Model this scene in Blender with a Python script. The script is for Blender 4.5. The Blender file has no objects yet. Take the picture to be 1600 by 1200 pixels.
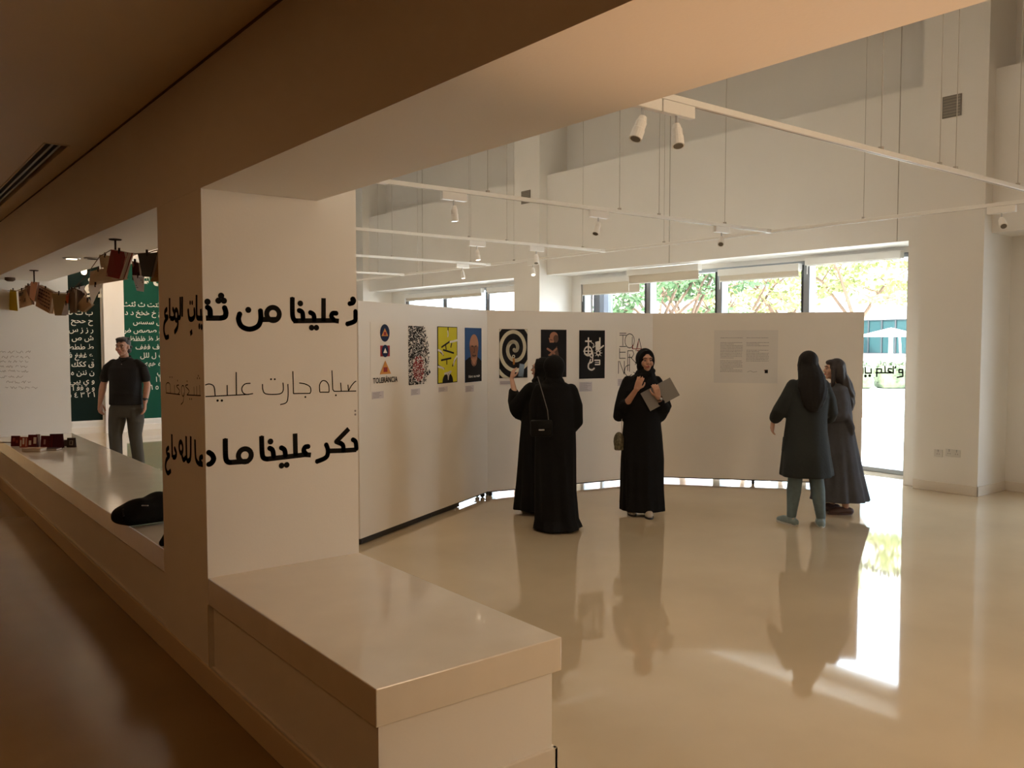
import bpy, bmesh, math, random
import numpy as np
from mathutils import Vector, Matrix
random.seed(7)
PI = math.pi
sc = bpy.context.scene
C = sc.collection

# ------------------------------------------------------------ camera
F, YAW, PIT, H = 1332.0, math.radians(37.8), -math.atan(68/1332.), 1.75
fw = Vector((math.sin(YAW)*math.cos(PIT), math.cos(YAW)*math.cos(PIT), math.sin(PIT)))
rt = Vector((math.cos(YAW), -math.sin(YAW), 0))
up = rt.cross(fw)
CAM = Vector((0, 0, H))
cd = bpy.data.cameras.new('camera'); cam = bpy.data.objects.new('camera', cd); C.objects.link(cam)
cd.sensor_width = 36; cd.lens = F/1600*36; cd.clip_end = 400; cd.clip_start = .05
M = Matrix((rt, up, -fw)).transposed().to_4x4(); M.translation = CAM
cam.matrix_world = M
sc.camera = cam
sc.view_settings.view_transform = 'Standard'; sc.view_settings.look = 'None'
sc.view_settings.gamma = 1; sc.view_settings.use_curve_mapping = False
sc.view_settings.exposure = 0.62
sc.cycles.use_denoising = True
sc.cycles.max_bounces = 8; sc.cycles.diffuse_bounces = 5; sc.cycles.glossy_bounces = 4
sc.cycles.transparent_max_bounces = 12
sc.cycles.caustics_reflective = False; sc.cycles.caustics_refractive = False
sc.cycles.sample_clamp_indirect = 6

# ------------------------------------------------------------ world, sun, room lamps, added lights
w = bpy.data.worlds.new('sky'); sc.world = w; w.use_nodes = True
bg = w.node_tree.nodes['Background']; bg.inputs[0].default_value = (.74, .88, 1, 1); bg.inputs[1].default_value = 6.4
def lamp(name, kind, loc, energy, col, size=.1, sizey=None, aim=None, spot=None, blend=.5):
    l = bpy.data.lights.new(name, kind); l.energy = energy; l.color = col
    if kind == 'AREA':
        l.shape = 'RECTANGLE'; l.size = size; l.size_y = sizey or size
    elif kind == 'SUN': l.angle = size
    else: l.shadow_soft_size = size
    if kind == 'SPOT': l.spot_size = spot; l.spot_blend = blend
    o = bpy.data.objects.new(name, l); C.objects.link(o); o.location = loc
    if aim is not None:
        o.rotation_euler = (Vector(aim)-Vector(loc)).to_track_quat('-Z', 'Y').to_euler()
    return o
lamp('sun', 'SUN', (0, 0, 20), 14, (1, .95, .86), .01, aim=(9, -4, 3))
WARM = (1, .74, .48); AMB = (1, .54, .22)
for y in (1.0, 6.5, 12.5):
    lamp('ceiling_lamp_light', 'AREA', (5.2, y, 5.7), 21, WARM, 2.2, 2.2, aim=(5.2, y, 0))
lamp('added_warm_fill', 'AREA', (3.9, -.9, 2.35), 38, (1, .72, .45), 1.3, 1.0, aim=(2.2, 4.2, .7))  # unseen warm fill added behind the camera for pillar, bench and floor
lamp('back_room_light', 'AREA', (4.2, 15.2, 4.2), 23, (1, .66, .38), .8, .8, aim=(4.0, 17.5, 1.2))
for y in (-1.5, 4.0, 9.5, 15):
    lamp('corridor_light', 'AREA', (-.7, y, 3.0), 5.0, AMB, .3, .3, aim=(-.7, y, 0))
lamp('added_uplight_beam', 'SPOT', (1.72, 1.05, .26), 55, (1, .55, .27), .05, aim=(1.74, 1.08, 2.49), spot=.95, blend=1)  # unseen lamp added to make the warm glow on the beam soffit

# ------------------------------------------------------------ materials
def mat(name, col, rough=.5, metal=0, var=0, scale=6, bump=0, bscale=40, emit=0, spec=.5, coat=0, stretch=None):
    m = bpy.data.materials.new(name); m.use_nodes = True; nt = m.node_tree; b = nt.nodes['Principled BSDF']
    b.inputs['Base Color'].default_value = (*col, 1); b.inputs['Roughness'].default_value = rough
    b.inputs['Metallic'].default_value = metal; b.inputs['Specular IOR Level'].default_value = spec
    if coat: b.inputs['Coat Weight'].default_value = coat; b.inputs['Coat Roughness'].default_value = .04
    tc = nt.nodes.new('ShaderNodeTexCoord'); src = tc.outputs['Object']
    if stretch:
        mp = nt.nodes.new('ShaderNodeMapping'); mp.inputs['Scale'].default_value = stretch
        nt.links.new(src, mp.inputs[0]); src = mp.outputs[0]
    if var:
        n = nt.nodes.new('ShaderNodeTexNoise'); n.inputs['Scale'].default_value = scale; n.inputs['Detail'].default_value = 4
        nt.links.new(src, n.inputs['Vector'])
        r = nt.nodes.new('ShaderNodeValToRGB'); r.color_ramp.elements[0].position = .3; r.color_ramp.elements[1].position = .7
        r.color_ramp.elements[0].color = (*[c*(1-var) for c in col], 1)
        r.color_ramp.elements[1].color = (*[min(1, c*(1+var)) for c in col], 1)
        nt.links.new(n.outputs['Fac'], r.inputs[0]); nt.links.new(r.outputs[0], b.inputs['Base Color'])
    if bump:
        n = nt.nodes.new('ShaderNodeTexNoise'); n.inputs['Scale'].default_value = bscale; n.inputs['Detail'].default_value = 3
        nt.links.new(src, n.inputs['Vector'])
        bp = nt.nodes.new('ShaderNodeBump'); bp.inputs['Strength'].default_value = bump; bp.inputs['Distance'].default_value = .01
        nt.links.new(n.outputs['Fac'], bp.inputs['Height']); nt.links.new(bp.outputs[0], b.inputs['Normal'])
    if emit:
        b.inputs['Emission Color'].default_value = (*col, 1); b.inputs['Emission Strength'].default_value = emit
    return m
def glassmat(name, tint=(1, 1, 1), ior=1.45):
    m = bpy.data.materials.new(name); m.use_nodes = True; nt = m.node_tree; nt.nodes.clear()
    o = nt.nodes.new('ShaderNodeOutputMaterial'); mx = nt.nodes.new('ShaderNodeMixShader'); fr = nt.nodes.new('ShaderNodeFresnel')
    t = nt.nodes.new('ShaderNodeBsdfTransparent'); g = nt.nodes.new('ShaderNodeBsdfGlossy')
    t.inputs[0].default_value = (*tint, 1); g.inputs['Roughness'].default_value = .01; fr.inputs[0].default_value = ior
    ge = nt.nodes.new('ShaderNodeNewGeometry'); sb_ = nt.nodes.new('ShaderNodeMath'); sb_.operation = 'SUBTRACT'; sb_.inputs[0].default_value = 1; mu = nt.nodes.new('ShaderNodeMath'); mu.operation = 'MULTIPLY'
    nt.links.new(ge.outputs['Backfacing'], sb_.inputs[1]); nt.links.new(fr.outputs[0], mu.inputs[0]); nt.links.new(sb_.outputs[0], mu.inputs[1]); nt.links.new(mu.outputs[0], mx.inputs[0]); nt.links.new(t.outputs[0], mx.inputs[1]); nt.links.new(g.outputs[0], mx.inputs[2])
    nt.links.new(mx.outputs[0], o.inputs[0]); return m
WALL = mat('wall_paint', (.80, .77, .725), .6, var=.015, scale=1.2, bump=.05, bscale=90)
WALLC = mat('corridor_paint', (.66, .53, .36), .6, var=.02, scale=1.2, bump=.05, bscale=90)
CAP = mat('bench_stone', (.74, .67, .57), .12, var=.03, scale=5, coat=.3)
FLOOR = mat('floor_resin', (.60, .48, .325), .05, var=.08, scale=.9, bump=.035, bscale=1.6, coat=.5)
SKIRT = mat('skirting_paint', (.74, .68, .60), .4)
BOARD = mat('board_paint', (.78, .72, .64), .55, var=.015, scale=2)
DARK = mat('dark_underside', (.03, .025, .02), .7)
WHITE = mat('white_metal', (.82, .80, .76), .35)
GREYM = mat('grey_aluminium', (.30, .32, .34), .35, metal=.6)
DKM = mat('dark_aluminium', (.045, .05, .055), .4, metal=.3)
STEEL = mat('steel', (.5, .5, .5), .3, metal=1)
GLASS = glassmat('window_glass')
BLACK = mat('black_vinyl', (.012, .011, .010), .8, spec=.05)
ABAYA = mat('abaya_cloth', (.0065, .0065, .007), .85, bump=.25, bscale=60, spec=.15)
SKIN = mat('skin', (.42, .22, .14), .5, var=.05, scale=30)
SKIN2 = mat('skin_pale', (.50, .29, .20), .5, var=.05, scale=30)
HAIR = mat('dark_hair', (.008, .007, .007), .6, spec=.2, bump=.6, bscale=60, stretch=(1, 1, .08))
LIP = mat('lips', (.35, .09, .07), .45)
EYEW = mat('eye_white', (.34, .29, .25), .45); IRIS = mat('iris', (.02, .012, .008), .3)
RUB = mat('rubber', (.02, .02, .02), .6)
LENS = mat('lamp_lens', (1, .80, .55), .2, emit=5)
LENSOFF = mat('lamp_lens_off', (.16, .15, .13), .15)
CABLE = mat('cable_grey', (.42, .38, .33), .5)
def flat(name, col, rough=.7): return mat(name, col, rough, spec=.12)

# ------------------------------------------------------------ helpers
def obj(name, bm, m, parent=None, smooth=False):
    me = bpy.data.meshes.new(name)
    bmesh.ops.recalc_face_normals(bm, faces=bm.faces[:])
    bm.to_mesh(me); bm.free()
    for x in (m if isinstance(m, (list, tuple)) else [m]): me.materials.append(x)
    if smooth: me.polygons.foreach_set('use_smooth', [True]*len(me.polygons))
    o = bpy.data.objects.new(name, me); C.objects.link(o)
    if parent: o.parent = parent
    return o
def thing(name, label, cat, loc=(0, 0, 0), rz=0, group=None):
    o = bpy.data.objects.new(name, None); C.objects.link(o); o.location = loc; o.rotation_euler = (0, 0, rz)
    o.empty_display_size = .1
    return tag(o, label, cat, group)
def tag(o, label, cat, group=None):
    o['label'] = label; o['category'] = cat
    if group: o['group'] = group
    return o
def struct(o, label=None, cat=None):
    o['kind'] = 'structure'
    if label: o['label'] = label
    if cat: o['category'] = cat
    return o
def BM(): return bmesh.new()
def box(bm, x0, x1, y0, y1, z0, z1, bev=0, mx=None):
    vs = [bm.verts.new((x, y, z)) for x in (x0, x1) for y in (y0, y1) for z in (z0, z1)]
    if mx: 
        for v in vs: v.co = mx @ v.co
    fs = [bm.faces.new([vs[i] for i in q]) for q in ((0, 1, 3, 2), (4, 6, 7, 5), (0, 4, 5, 1), (2, 3, 7, 6), (0, 2, 6, 4), (1, 5, 7, 3))]
    if bev:
        es = list({e for f in fs for e in f.edges})
        bmesh.ops.bevel(bm, geom=es, offset=bev, segments=2, affect='EDGES', profile=.5)
    return bm
def frame_of(d):
    d = d.normalized(); a = Vector((0, 0, 1)) if abs(d.z) < .9 else Vector((0, 1, 0))
    u = d.cross(a).normalized(); return u, d.cross(u).normalized()
def tube(bm, pts, rad, n=12, flatv=None, caps=True, squash=1):
    """closed tapered tube; flatv = direction in which the section is squashed"""
    pts = [Vector(p) for p in pts]
    if not isinstance(rad, (list, tuple)): rad = [rad]*len(pts)
    P, R = list(pts), list(rad)
    if caps:
        d0 = (pts[0]-pts[1]).normalized(); d1 = (pts[-1]-pts[-2]).normalized()
        P = [pts[0]+d0*rad[0]*.9, pts[0]+d0*rad[0]*.6]+P+[pts[-1]+d1*rad[-1]*.6, pts[-1]+d1*rad[-1]*.9]
        R = [rad[0]*.35, rad[0]*.78]+R+[rad[-1]*.78, rad[-1]*.35]
    rings = []; u = None
    for i, p in enumerate(P):
        d = (P[min(i+1, len(P)-1)]-P[max(i-1, 0)])
        if d.length < 1e-9: d = Vector((0, 0, 1))
        d.normalize()
        if u is None:
            u = (Vector(flatv)-d*d.dot(Vector(flatv))).normalized() if flatv is not None else frame_of(d)[0]
        else:
            u = (u-d*d.dot(u)).normalized()
        v = d.cross(u)
        rings.append([bm.verts.new(p+(u*math.cos(a)*squash+v*math.sin(a))*R[i]) for a in [2*PI*k/n for k in range(n)]])
    for a, b in zip(rings, rings[1:]):
        for k in range(n): bm.faces.new((a[k], a[(k+1) % n], b[(k+1) % n], b[k]))
    bm.faces.new(rings[0][::-1]); bm.faces.new(rings[-1])
    return bm
def ell(bm, c, r, rot=None, sub=3):
    m = Matrix.Translation(Vector(c)) @ (rot.to_4x4() if rot else Matrix()) @ Matrix.Diagonal((*r, 1))
    bmesh.ops.create_icosphere(bm, subdivisions=sub, radius=1, matrix=m); return bm
def loft(bm, rings, n=48, fold=None, cap=True):
    """rings: (z, cx, cy, rx, ry)"""
    R = []
    for i, (z, cx, cy, rx, ry) in enumerate(rings):
        t = i/(len(rings)-1); rr = []
        for k in range(n):
            a = 2*PI*k/n; s = 1+(fold(a, z) if fold else 0)
            rr.append(bm.verts.new((cx+rx*s*math.cos(a), cy+ry*s*math.sin(a), z)))
        R.append(rr)
    for a, b in zip(R, R[1:]):
        for k in range(n): bm.faces.new((a[k], a[(k+1) % n], b[(k+1) % n], b[k]))
    if cap:
        bm.faces.new(R[0][::-1]); bm.faces.new(R[-1])
    return bm
def fine(rings, k=4):
    out = []
    for a, b in zip(rings, rings[1:]):
        for i in range(k): out.append(tuple(x+(y-x)*i/k for x, y in zip(a, b)))
    return out+[rings[-1]]
DG = None
def fuse(name, bm, vox, m, parent, smooth=3, keep=1.0):
    o = obj(name, bm, m, parent)
    md = o.modifiers.new('r', 'REMESH'); md.mode = 'VOXEL'; md.voxel_size = vox; md.use_smooth_shade = True
    ms = o.modifiers.new('s', 'SMOOTH'); ms.iterations = smooth; ms.factor = .5
    if keep < 1: mk = o.modifiers.new('d', 'DECIMATE'); mk.ratio = keep
    bpy.context.view_layer.update()
    dg = bpy.context.evaluated_depsgraph_get()
    me = bpy.data.meshes.new_from_object(o.evaluated_get(dg)); me.name = name
    o.modifiers.clear(); old = o.data; o.data = me; bpy.data.meshes.remove(old)
    if not me.materials: me.materials.append(m)
    me.polygons.foreach_set('use_smooth', [True]*len(me.polygons))
    return o
def ray(x, y): return fw+rt*((x-800)/F)-up*((y-600)/F)

class Plane:
    """a vertical wall plane: origin o (floor level), unit u along it, normal n towards the room"""
    def __init__(s, o, u, n): s.o = Vector(o); s.u = Vector(u).normalized(); s.n = Vector(n).normalized()
    def px(s, x, y):
        d = ray(x, y); t = (s.o-CAM).dot(s.n)/d.dot(s.n); p = CAM+d*t
        return ((p-s.o).dot(s.u), p.z-s.o.z)
    def at(s, u, v, e=0): return s.o+s.u*u+Vector((0, 0, v))+s.n*e
    clip = None
    def poly(s, bm, pts, e):
        if s.clip:
            x0, x1, y0, y1 = s.clip
            for ax, lim, sg in ((0, x0, 1), (0, x1, -1), (1, y0, 1), (1, y1, -1)):
                out_ = []
                for i, q in enumerate(pts):
                    r_ = pts[i-1]; dq, dr = (q[ax]-lim)*sg, (r_[ax]-lim)*sg
                    if dq*dr < 0: k_ = dr/(dr-dq); out_.append((r_[0]+(q[0]-r_[0])*k_, r_[1]+(q[1]-r_[1])*k_))
                    if dq >= 0: out_.append((q[0], q[1]))
                pts = out_
        if len(pts) > 2: bm.faces.new([bm.verts.new(s.at(*p, e)) for p in pts])
    def disc(s, bm, c, r, e, ry=None, n=16, ri=0):
        ry = ry or r
        if ri:
            a = [(c[0]+r*math.cos(t), c[1]+ry*math.sin(t)) for t in [2*PI*k/n for k in range(n)]]
            k_ = ri/r; b = [(c[0]+(p[0]-c[0])*k_, c[1]+(p[1]-c[1])*k_) for p in a]
            for i in range(n): s.poly(bm, [a[i], a[(i+1) % n], b[(i+1) % n], b[i]], e)
        else: s.poly(bm, [(c[0]+r*math.cos(2*PI*k/n), c[1]+ry*math.sin(2*PI*k/n)) for k in range(n)], e)
    def stroke(s, bm, pts, w_, e, rounded=False, curve=False):
        if curve and len(pts) > 2: pts = catmull(pts)
        pts = [Vector(p) for p in pts]
        for i, (a, b) in enumerate(zip(pts, pts[1:])):
            d = (b-a)
            if d.length < 1e-6: continue
            n = Vector((-d.y, d.x)).normalized()*w_/2
            s.poly(bm, [a+n, b+n, b-n, a-n], e)
        for i, p in enumerate(pts):
            if rounded or 0 < i < len(pts)-1: s.disc(bm, p, w_/2, e+.0001, n=10)
def catmull(p, k=6):
    out = []
    q = [p[0]]+list(p)+[p[-1]]
    for i in range(1, len(q)-2):
        a, b, c, d = [Vector(v) for v in q[i-1:i+3]]
        for j in range(k):
            t = j/k
            out.append(tuple(.5*((2*b)+(c-a)*t+(2*a-5*b+4*c-d)*t*t+(3*b-a-3*c+d)*t**3)))
    return out+[tuple(p[-1])]
_tc = {}
def text_bm(body, plane, pos, size, e, bold=0, align='LEFT', width=None, slant=0, hscale=None):
    key = (body, bold)
    if key not in _tc:
        t = bpy.data.curves.new('t', 'FONT'); t.body = body; t.resolution_u = 3; t.offset = bold
        o = bpy.data.objects.new('t', t); C.objects.link(o); bpy.context.view_layer.update()
        me = bpy.data.meshes.new_from_object(o.evaluated_get(bpy.context.evaluated_depsgraph_get()))
        V = [(v.co.x, v.co.y) for v in me.vertices]; Fc = [tuple(p.vertices) for p in me.polygons]
        bpy.data.objects.remove(o); bpy.data.curves.remove(t); bpy.data.meshes.remove(me); _tc[key] = (V, Fc)
    V, Fc = _tc[key]
    if not V: return
    x0 = min(v[0] for v in V); x1 = max(v[0] for v in V)
    sx = size if width is None else width/(x1-x0)
    off = {'LEFT': x0, 'CENTER': (x0+x1)/2, 'RIGHT': x1}[align]
    def f(bm):
        vs = [bm.verts.new(plane.at(pos[0]+(v[0]-off)*sx+slant*v[1]*size, pos[1]+v[1]*size, e)) for v in V]
        for q in Fc:
            try: bm.faces.new([vs[i] for i in q])
            except ValueError: pass
    return f
def part(name, m, parent, fn, smooth=False):
    bm = BM(); fn(bm); return obj(name, bm, m, parent, smooth)

# ============================================================ SHELL
X0, XI, XB = 1.361, 1.97, 2.19          # corridor face, soffit inner edge, bench inner edge
ZC, ZS, ZCC = .578, 2.485, 3.07         # bench top, soffit, corridor ceiling
XC, XU, XW, XR = 9.94, 10.12, 10.78, 10.64
ZH, ZL, ZT = 2.95, 4.755, 5.8
b = BM(); box(b, X0, 11.0, -6, 26, -.2, 0); struct(obj('floor', b, FLOOR))
b = BM(); box(b, -2.2, X0, -6, 26, -.2, 0); struct(obj('floor_corridor', b, mat('corridor_resin_shaded', (.25, .155, .06), .16, var=.15, scale=.7, bump=.03, bscale=1.5, spec=.22)))  # same resin as the gallery, corridor dimness put into a darker colour
b = BM(); box(b, XI, 11.2, -6, 26, ZT, ZT+.2); struct(obj('ceiling', b, WALL))
# corridor ceiling, with the slot left for the diffuser
sx0, sx1, sy0, sy1 = 1.067, 1.218, 6.46, 13.0
b = BM()
box(b, -2.2, sx0, -6, 26, ZCC, ZCC+.2); box(b, sx1, X0, -6, 26, ZCC, ZCC+.2)
box(b, sx0, sx1, -6, sy0, ZCC, ZCC+.2); box(b, sx0, sx1, sy1, 26, ZCC, ZCC+.2); box(b, sx0, sx1, sy0, sy1, ZCC+.1, ZCC+.2)
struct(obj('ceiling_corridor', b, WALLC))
b = BM(); box(b, -2.4, -2.2, -6, 26, 0, ZCC+.2)
struct(obj('wall_corridor', b, mat('corridor_bounce_brown', (.22, .11, .045), .4, var=.25, scale=3, stretch=(1, 8, .6))))  # unseen wall; brown finish made up to keep bounced light dim and warm
b = BM(); box(b, -2.4, 11.2, -6.2, -6, 0, ZT+.2); struct(obj('wall_near', b, WALL))
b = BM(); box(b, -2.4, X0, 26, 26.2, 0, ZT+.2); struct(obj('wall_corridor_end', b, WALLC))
YF = 17.5
b = BM(); box(b, X0, 6.2, YF, YF+.2, 0, ZT+.2)
box(b, 6.2, 11.2, 26, 26.2, 0, ZT+.2); box(b, 6.2, 6.4, YF+.2, 26, 0, ZT+.2)
struct(obj('wall_far', b, WALL))
# the long beam over the bench: fascia and soffit
b = BM(); box(b, X0, XI, -6, YF, ZS, ZT+.2); struct(obj('beam', b, [WALL]), 'long dropped beam running above the bench between corridor and gallery', 'beam')
# pillars standing in the bench line
for i, (y0, y1, nm) in enumerate(((4.206, 4.95, 'near white pillar in the bench line carrying the large black lettering'), (11.95, 12.7, 'far pillar in the bench line with faint handwriting'), (-4.2, -3.45, 'pillar behind the camera in the bench line'))):
    b = BM(); box(b, X0, XI, y0, y1, 0, ZS-.001); box(b, XI, XB, y0, y1, 0, ZT)
    struct(obj('pillar', b, WALL), nm, 'pillar')
# corridor side skin of pillar skirting
def skirting(name, segs, m=SKIRT):
    b = BM()
    for s in segs: box(b, *s, bev=.003)
    return struct(obj(name, b, m))
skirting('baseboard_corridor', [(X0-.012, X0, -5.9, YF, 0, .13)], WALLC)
# window wall: columns, bulkheads, recesses
cols = [(4.30, 5.02), (12.0, 12.75), (18.75, 19.5), (-3.1, -2.38)]
for i, (a, c) in enumerate(cols):
    b = BM(); box(b, XC, 11.0, a, c, 0, ZT)
    struct(obj('column', b, WALL), ['nearest window wall column with sockets and a grey vent', 'middle window wall column with a grey vent', 'far window wall column beside the bench pillar', 'window wall column outside the frame'][i], 'column')
skirting('baseboard_column', [(XC-.012, XC, 4.288, 5.032, 0, .11), (XC-.012, XR, 4.288, 4.30, 0, .11), (XR-.012, XR, 3.3, 4.288, 0, .11),
    (XC-.012, XC, 11.988, 12.762, 0, .11), (XC-.012, XU+.3, 11.988, 12.0, 0, .11)])
bays = [(5.02, 12.0), (12.75, 18.75), (-2.38, 4.30), (-6, -3.1), (19.5, 26)]
b = BM()
for a, c in bays:
    box(b, XU, 11.0, a, c, ZH, ZL)            # bulkhead over the window
    box(b, 10.6, 11.0, a, c, ZL, ZT)          # wall set back above it
box(b, XW+.03, 11.0, 5.02, 5.57, 0, ZH); box(b, XW+.03, 11.0, 11.72, 12.0, 0, ZH)
box(b, XW-.05, 11.0, 5.02, 5.5, 0, ZH); box(b, XW-.05, 11.0, 11.74, 12.0, 0, ZH)
box(b, XW-.05, 11.0, 12.75, 12.95, 0, ZH); box(b, XW-.05, 11.0, 18.1, 18.75, 0, ZH)
box(b, XR, 11.0, 3.0, 4.30, 0, ZH); box(b, XR, 11.0, -2.38, 1.3, 0, ZH)
box(b, 10.7, 11.0, -6, -3.1, 0, ZH); box(b, 10.7, 11.0, 19.5, 26, 0, ZH)
box(b, XW-.05, 11.0, 5.5, 11.74, 2.88, ZH); box(b, XW-.05, 11.0, 12.95, 18.1, 2.88, ZH); box(b, XW-.05, 11.0, -2.2, 3.0, 2.88, ZH)
struct(obj('wall_windows', b, WALL))
# cheek of the recess, right of the big window
b = BM(); box(b, 10.05, XW-.05, 5.02, 5.21, 0, ZH); struct(obj('trim_1', b, WALL))

# windows: frames, mullions, panes
def window(n, ys, label):
    t = thing('window_%d' % n, label, 'window', (XW, ys[0], 0)); t['kind'] = 'structure'
    W = ys[-1]-ys[0]
    b = BM(); box(b, -.03, .09, 0, W, 0, .06, bev=.004); obj('sill', b, GREYM, t)
    b = BM(); box(b, -.03, .09, 0, W, 2.82, 2.88, bev=.004); obj('head_rail', b, GREYM, t)
    for i, y in enumerate(ys):
        y -= ys[0]; wd = .05 if 0 < i < len(ys)-1 or n != 1 else .02
        b = BM(); box(b, -.05, .10, y-wd, y+wd, .06, 2.82, bev=.004)
        m_ = obj('mullion', b, GREYM, t)
        if i: b = BM(); box(b, -.058, .108, y+wd-.0005, y+wd+.028, .06, 2.82); obj('gasket', b, DKM, m_)
    for a, c in zip(ys, ys[1:]):
        b = BM(); box(b, .02, .028, a-ys[0]+.03, c-ys[0]-.03, .06, 2.82); obj('pane', b, GLASS, t)
    return t
window(1, [5.55, 7.03, 8.56, 10.06, 11.66], 'large four pane window behind the display boards')
window(2, [13.0, 14.66, 16.3, 17.95], 'window behind the left display board, near the pillar')
window(3, [1.35, 2.95], 'window to the right of the nearest column')
def blind(y0, y1, x, zt, zb, label, house=True):
    t = thing('roller_blind', label, 'blind', (x, y0, 0), group=None)
    if house:
        b = BM(); box(b, -.05, .05, 0, y1-y0, zt-.10, zt, bev=.008); obj('housing', b, GREYM if house == 2 else WHITE, t)
    b = BM(); box(b, -.012, -.006, .02, y1-y0-.02, zb, zt-.05); obj('fabric', b, BLF, t)
    b = BM(); tube(b, [(-.009, .02, zb), (-.009, y1-y0-.02, zb)], .012, 8); obj('hem_bar', b, WHITE, t)
    b = BM(); tube(b, [(-.03, y1-y0-.03, zt-.1), (-.03, y1-y0-.03, zb-.12)], .004, 6); obj('pull_chain', b, WHITE, t)
BLF = mat('blind_fabric', (.66, .60, .52), .8, bump=.1, bscale=200)
tl = BLF.node_tree.nodes.new('ShaderNodeBsdfTranslucent'); tl.inputs[0].default_value = (.7, .62, .5, 1); mx_ = BLF.node_tree.nodes.new('ShaderNodeMixShader'); mx_.inputs[0].default_value = .22
BLF.node_tree.links.new(BLF.node_tree.nodes['Principled BSDF'].outputs[0], mx_.inputs[1]); BLF.node_tree.links.new(tl.outputs[0], mx_.inputs[2]); BLF.node_tree.links.new(mx_.outputs[0], BLF.node_tree.nodes['Material Output'].inputs[0])
blind(10.16, 11.62, XW-.13, 2.87, 2.58, 'grey roller blind with short beige fabric at the left end of the large window')
blind(8.64, 10.16, XW-.42, 2.93, 2.70, 'white deep blind box hanging forward in the second bay of the large window')
blind(7.08, 8.5, XW-.13, 2.84, 2.66, 'slim metal roller blind over the third pane of the large window')
blind(5.6, 6.98, XW-.13, 2.90, 2.80, 'beige blind fully rolled up over the right pane with the lettering')
blind(14.75, 17.9, XW-.13, 2.86, 2.70, 'grey roller blind over the left panes of the far window')
blind(13.05, 14.55, XW-.13, 2.86, 2.74, 'rolled up blind over the pane next to the middle column')

# ============================================================ BENCH
def bench(y0, y1, label):
    t = thing('bench', label, 'bench', (X0, y0, 0)); L = y1-y0; Wd = XB-X0
    b = BM(); box(b, 0, Wd, 0, L, ZC-.135, ZC, bev=.004); obj('cap_slab', b, CAP, t)
    b = BM(); box(b, .025, Wd-.025, .03, L, 0, ZC-.135); obj('base', b, WALL, t)
    b = BM()
    box(b, .008, .025, .012, L, 0, .13, bev=.003); box(b, Wd-.025, Wd-.008, .012, L, 0, .13, bev=.003); box(b, .008, Wd-.008, .012, .03, 0, .13, bev=.003)
    obj('skirting', b, SKIRT, t)
bench(2.502, 4.205, 'near end of the low white bench in front of the lettered pillar')
bench(4.951, 11.949, 'long low bench with glossy top running left behind the pillar')
bench(12.701, YF-.01, 'far stretch of the bench beyond the handwriting pillar')
# joint line where pillar skin meets cap run in the corridor
b = BM(); box(b, X0-.004, X0, 4.206, 4.212, .0, ZC-.135); struct(obj('trim_2', b, SKIRT))

b = BM(); box(b, X0-.008, X0, -5.9, 25.9, ZCC-.009, ZCC); struct(obj('trim_gap_shade', b, mat('painted_gap_shadow', (.10, .06, .03), .7)))  # dark strip standing in for the shade in the ceiling joint
# slot diffuser in the corridor ceiling
t = thing('slot_diffuser', 'long dark air slot diffuser in the brown corridor ceiling', 'air vent', ((sx0+sx1)/2, (sy0+sy1)/2, ZCC))
hl = (sy1-sy0)/2-.004; hw = (sx1-sx0)/2-.004
b = BM(); box(b, -hw, hw, -hl, hl, .06, .075); obj('plenum', b, DARK, t)
for s in (-1, 1):
    b = BM(); box(b, s*hw-.006, s*hw+.006, -hl, hl, -.006, .05); obj('frame', b, WALLC, t)
    b = BM(); box(b, -hw, hw, s*hl-.006, s*hl+.006, -.006, .05); obj('frame', b, WALLC, t)
for k in (-1, 1):
    b = BM(); box(b, k*.022-.008, k*.022+.008, -hl, hl, -.002, .04); obj('slat', b, GREYM, t)

# ============================================================ DISPLAY BOARDS
J = [(3.385, 6.475), (5.60, 7.665), (7.864, 7.287), (7.857, 7.289), (9.41, 5.39)]
ZB0, ZB1 = .058, 2.085
def board(a, c, label):
    a = Vector((*a, 0)); c = Vector((*c, 0)); u = (c-a); L = u.length; ang = math.atan2(u.y, u.x)
    t = thing('display_board', label, 'display board', a, ang, 'rolling white display boards')
    b = BM(); box(b, 0, L, 0, .07, ZB0, ZB1, bev=.003); obj('panel', b, BOARD, t)
    b = BM(); box(b, .02, L-.02, .005, .065, ZB0-.012, ZB0); obj('base_rail', b, DARK, t)
    if a.x < 4:
        b = BM(); box(b, .03, L*.74, .02, .055, .005, ZB0-.012); obj('base_shade_plate', b, DARK, t)  # dark plate added for the shade in the gap and the black base
    for x in (.05, L/2, L-.05):
        k = BM(); box(k, x-.03, x+.03, .01, .13, .045, .06); ca = obj('castor', k, DKM, t)
        k = BM(); tube(k, [(x-.015, .04, .024), (x+.015, .04, .024)], .0235, 14, caps=False); obj('wheel', k, RUB, ca, True)
        k = BM(); tube(k, [(x-.015, .105, .024), (x+.015, .105, .024)], .0235, 14, caps=False); obj('wheel', k, RUB, ca, True)
    n = Vector((u.y, -u.x, 0)).normalized()
    return Plane(a, u, n), L
B1, L1 = board(J[0], J[1], 'left display board in the row, angled away from the pillar, hung with four posters')
B2, L2 = board(J[1], J[2], 'middle display board, behind the women in black abayas')
B3, L3 = board(J[3], J[4], 'right display board carrying only the pale text panel')

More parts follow.
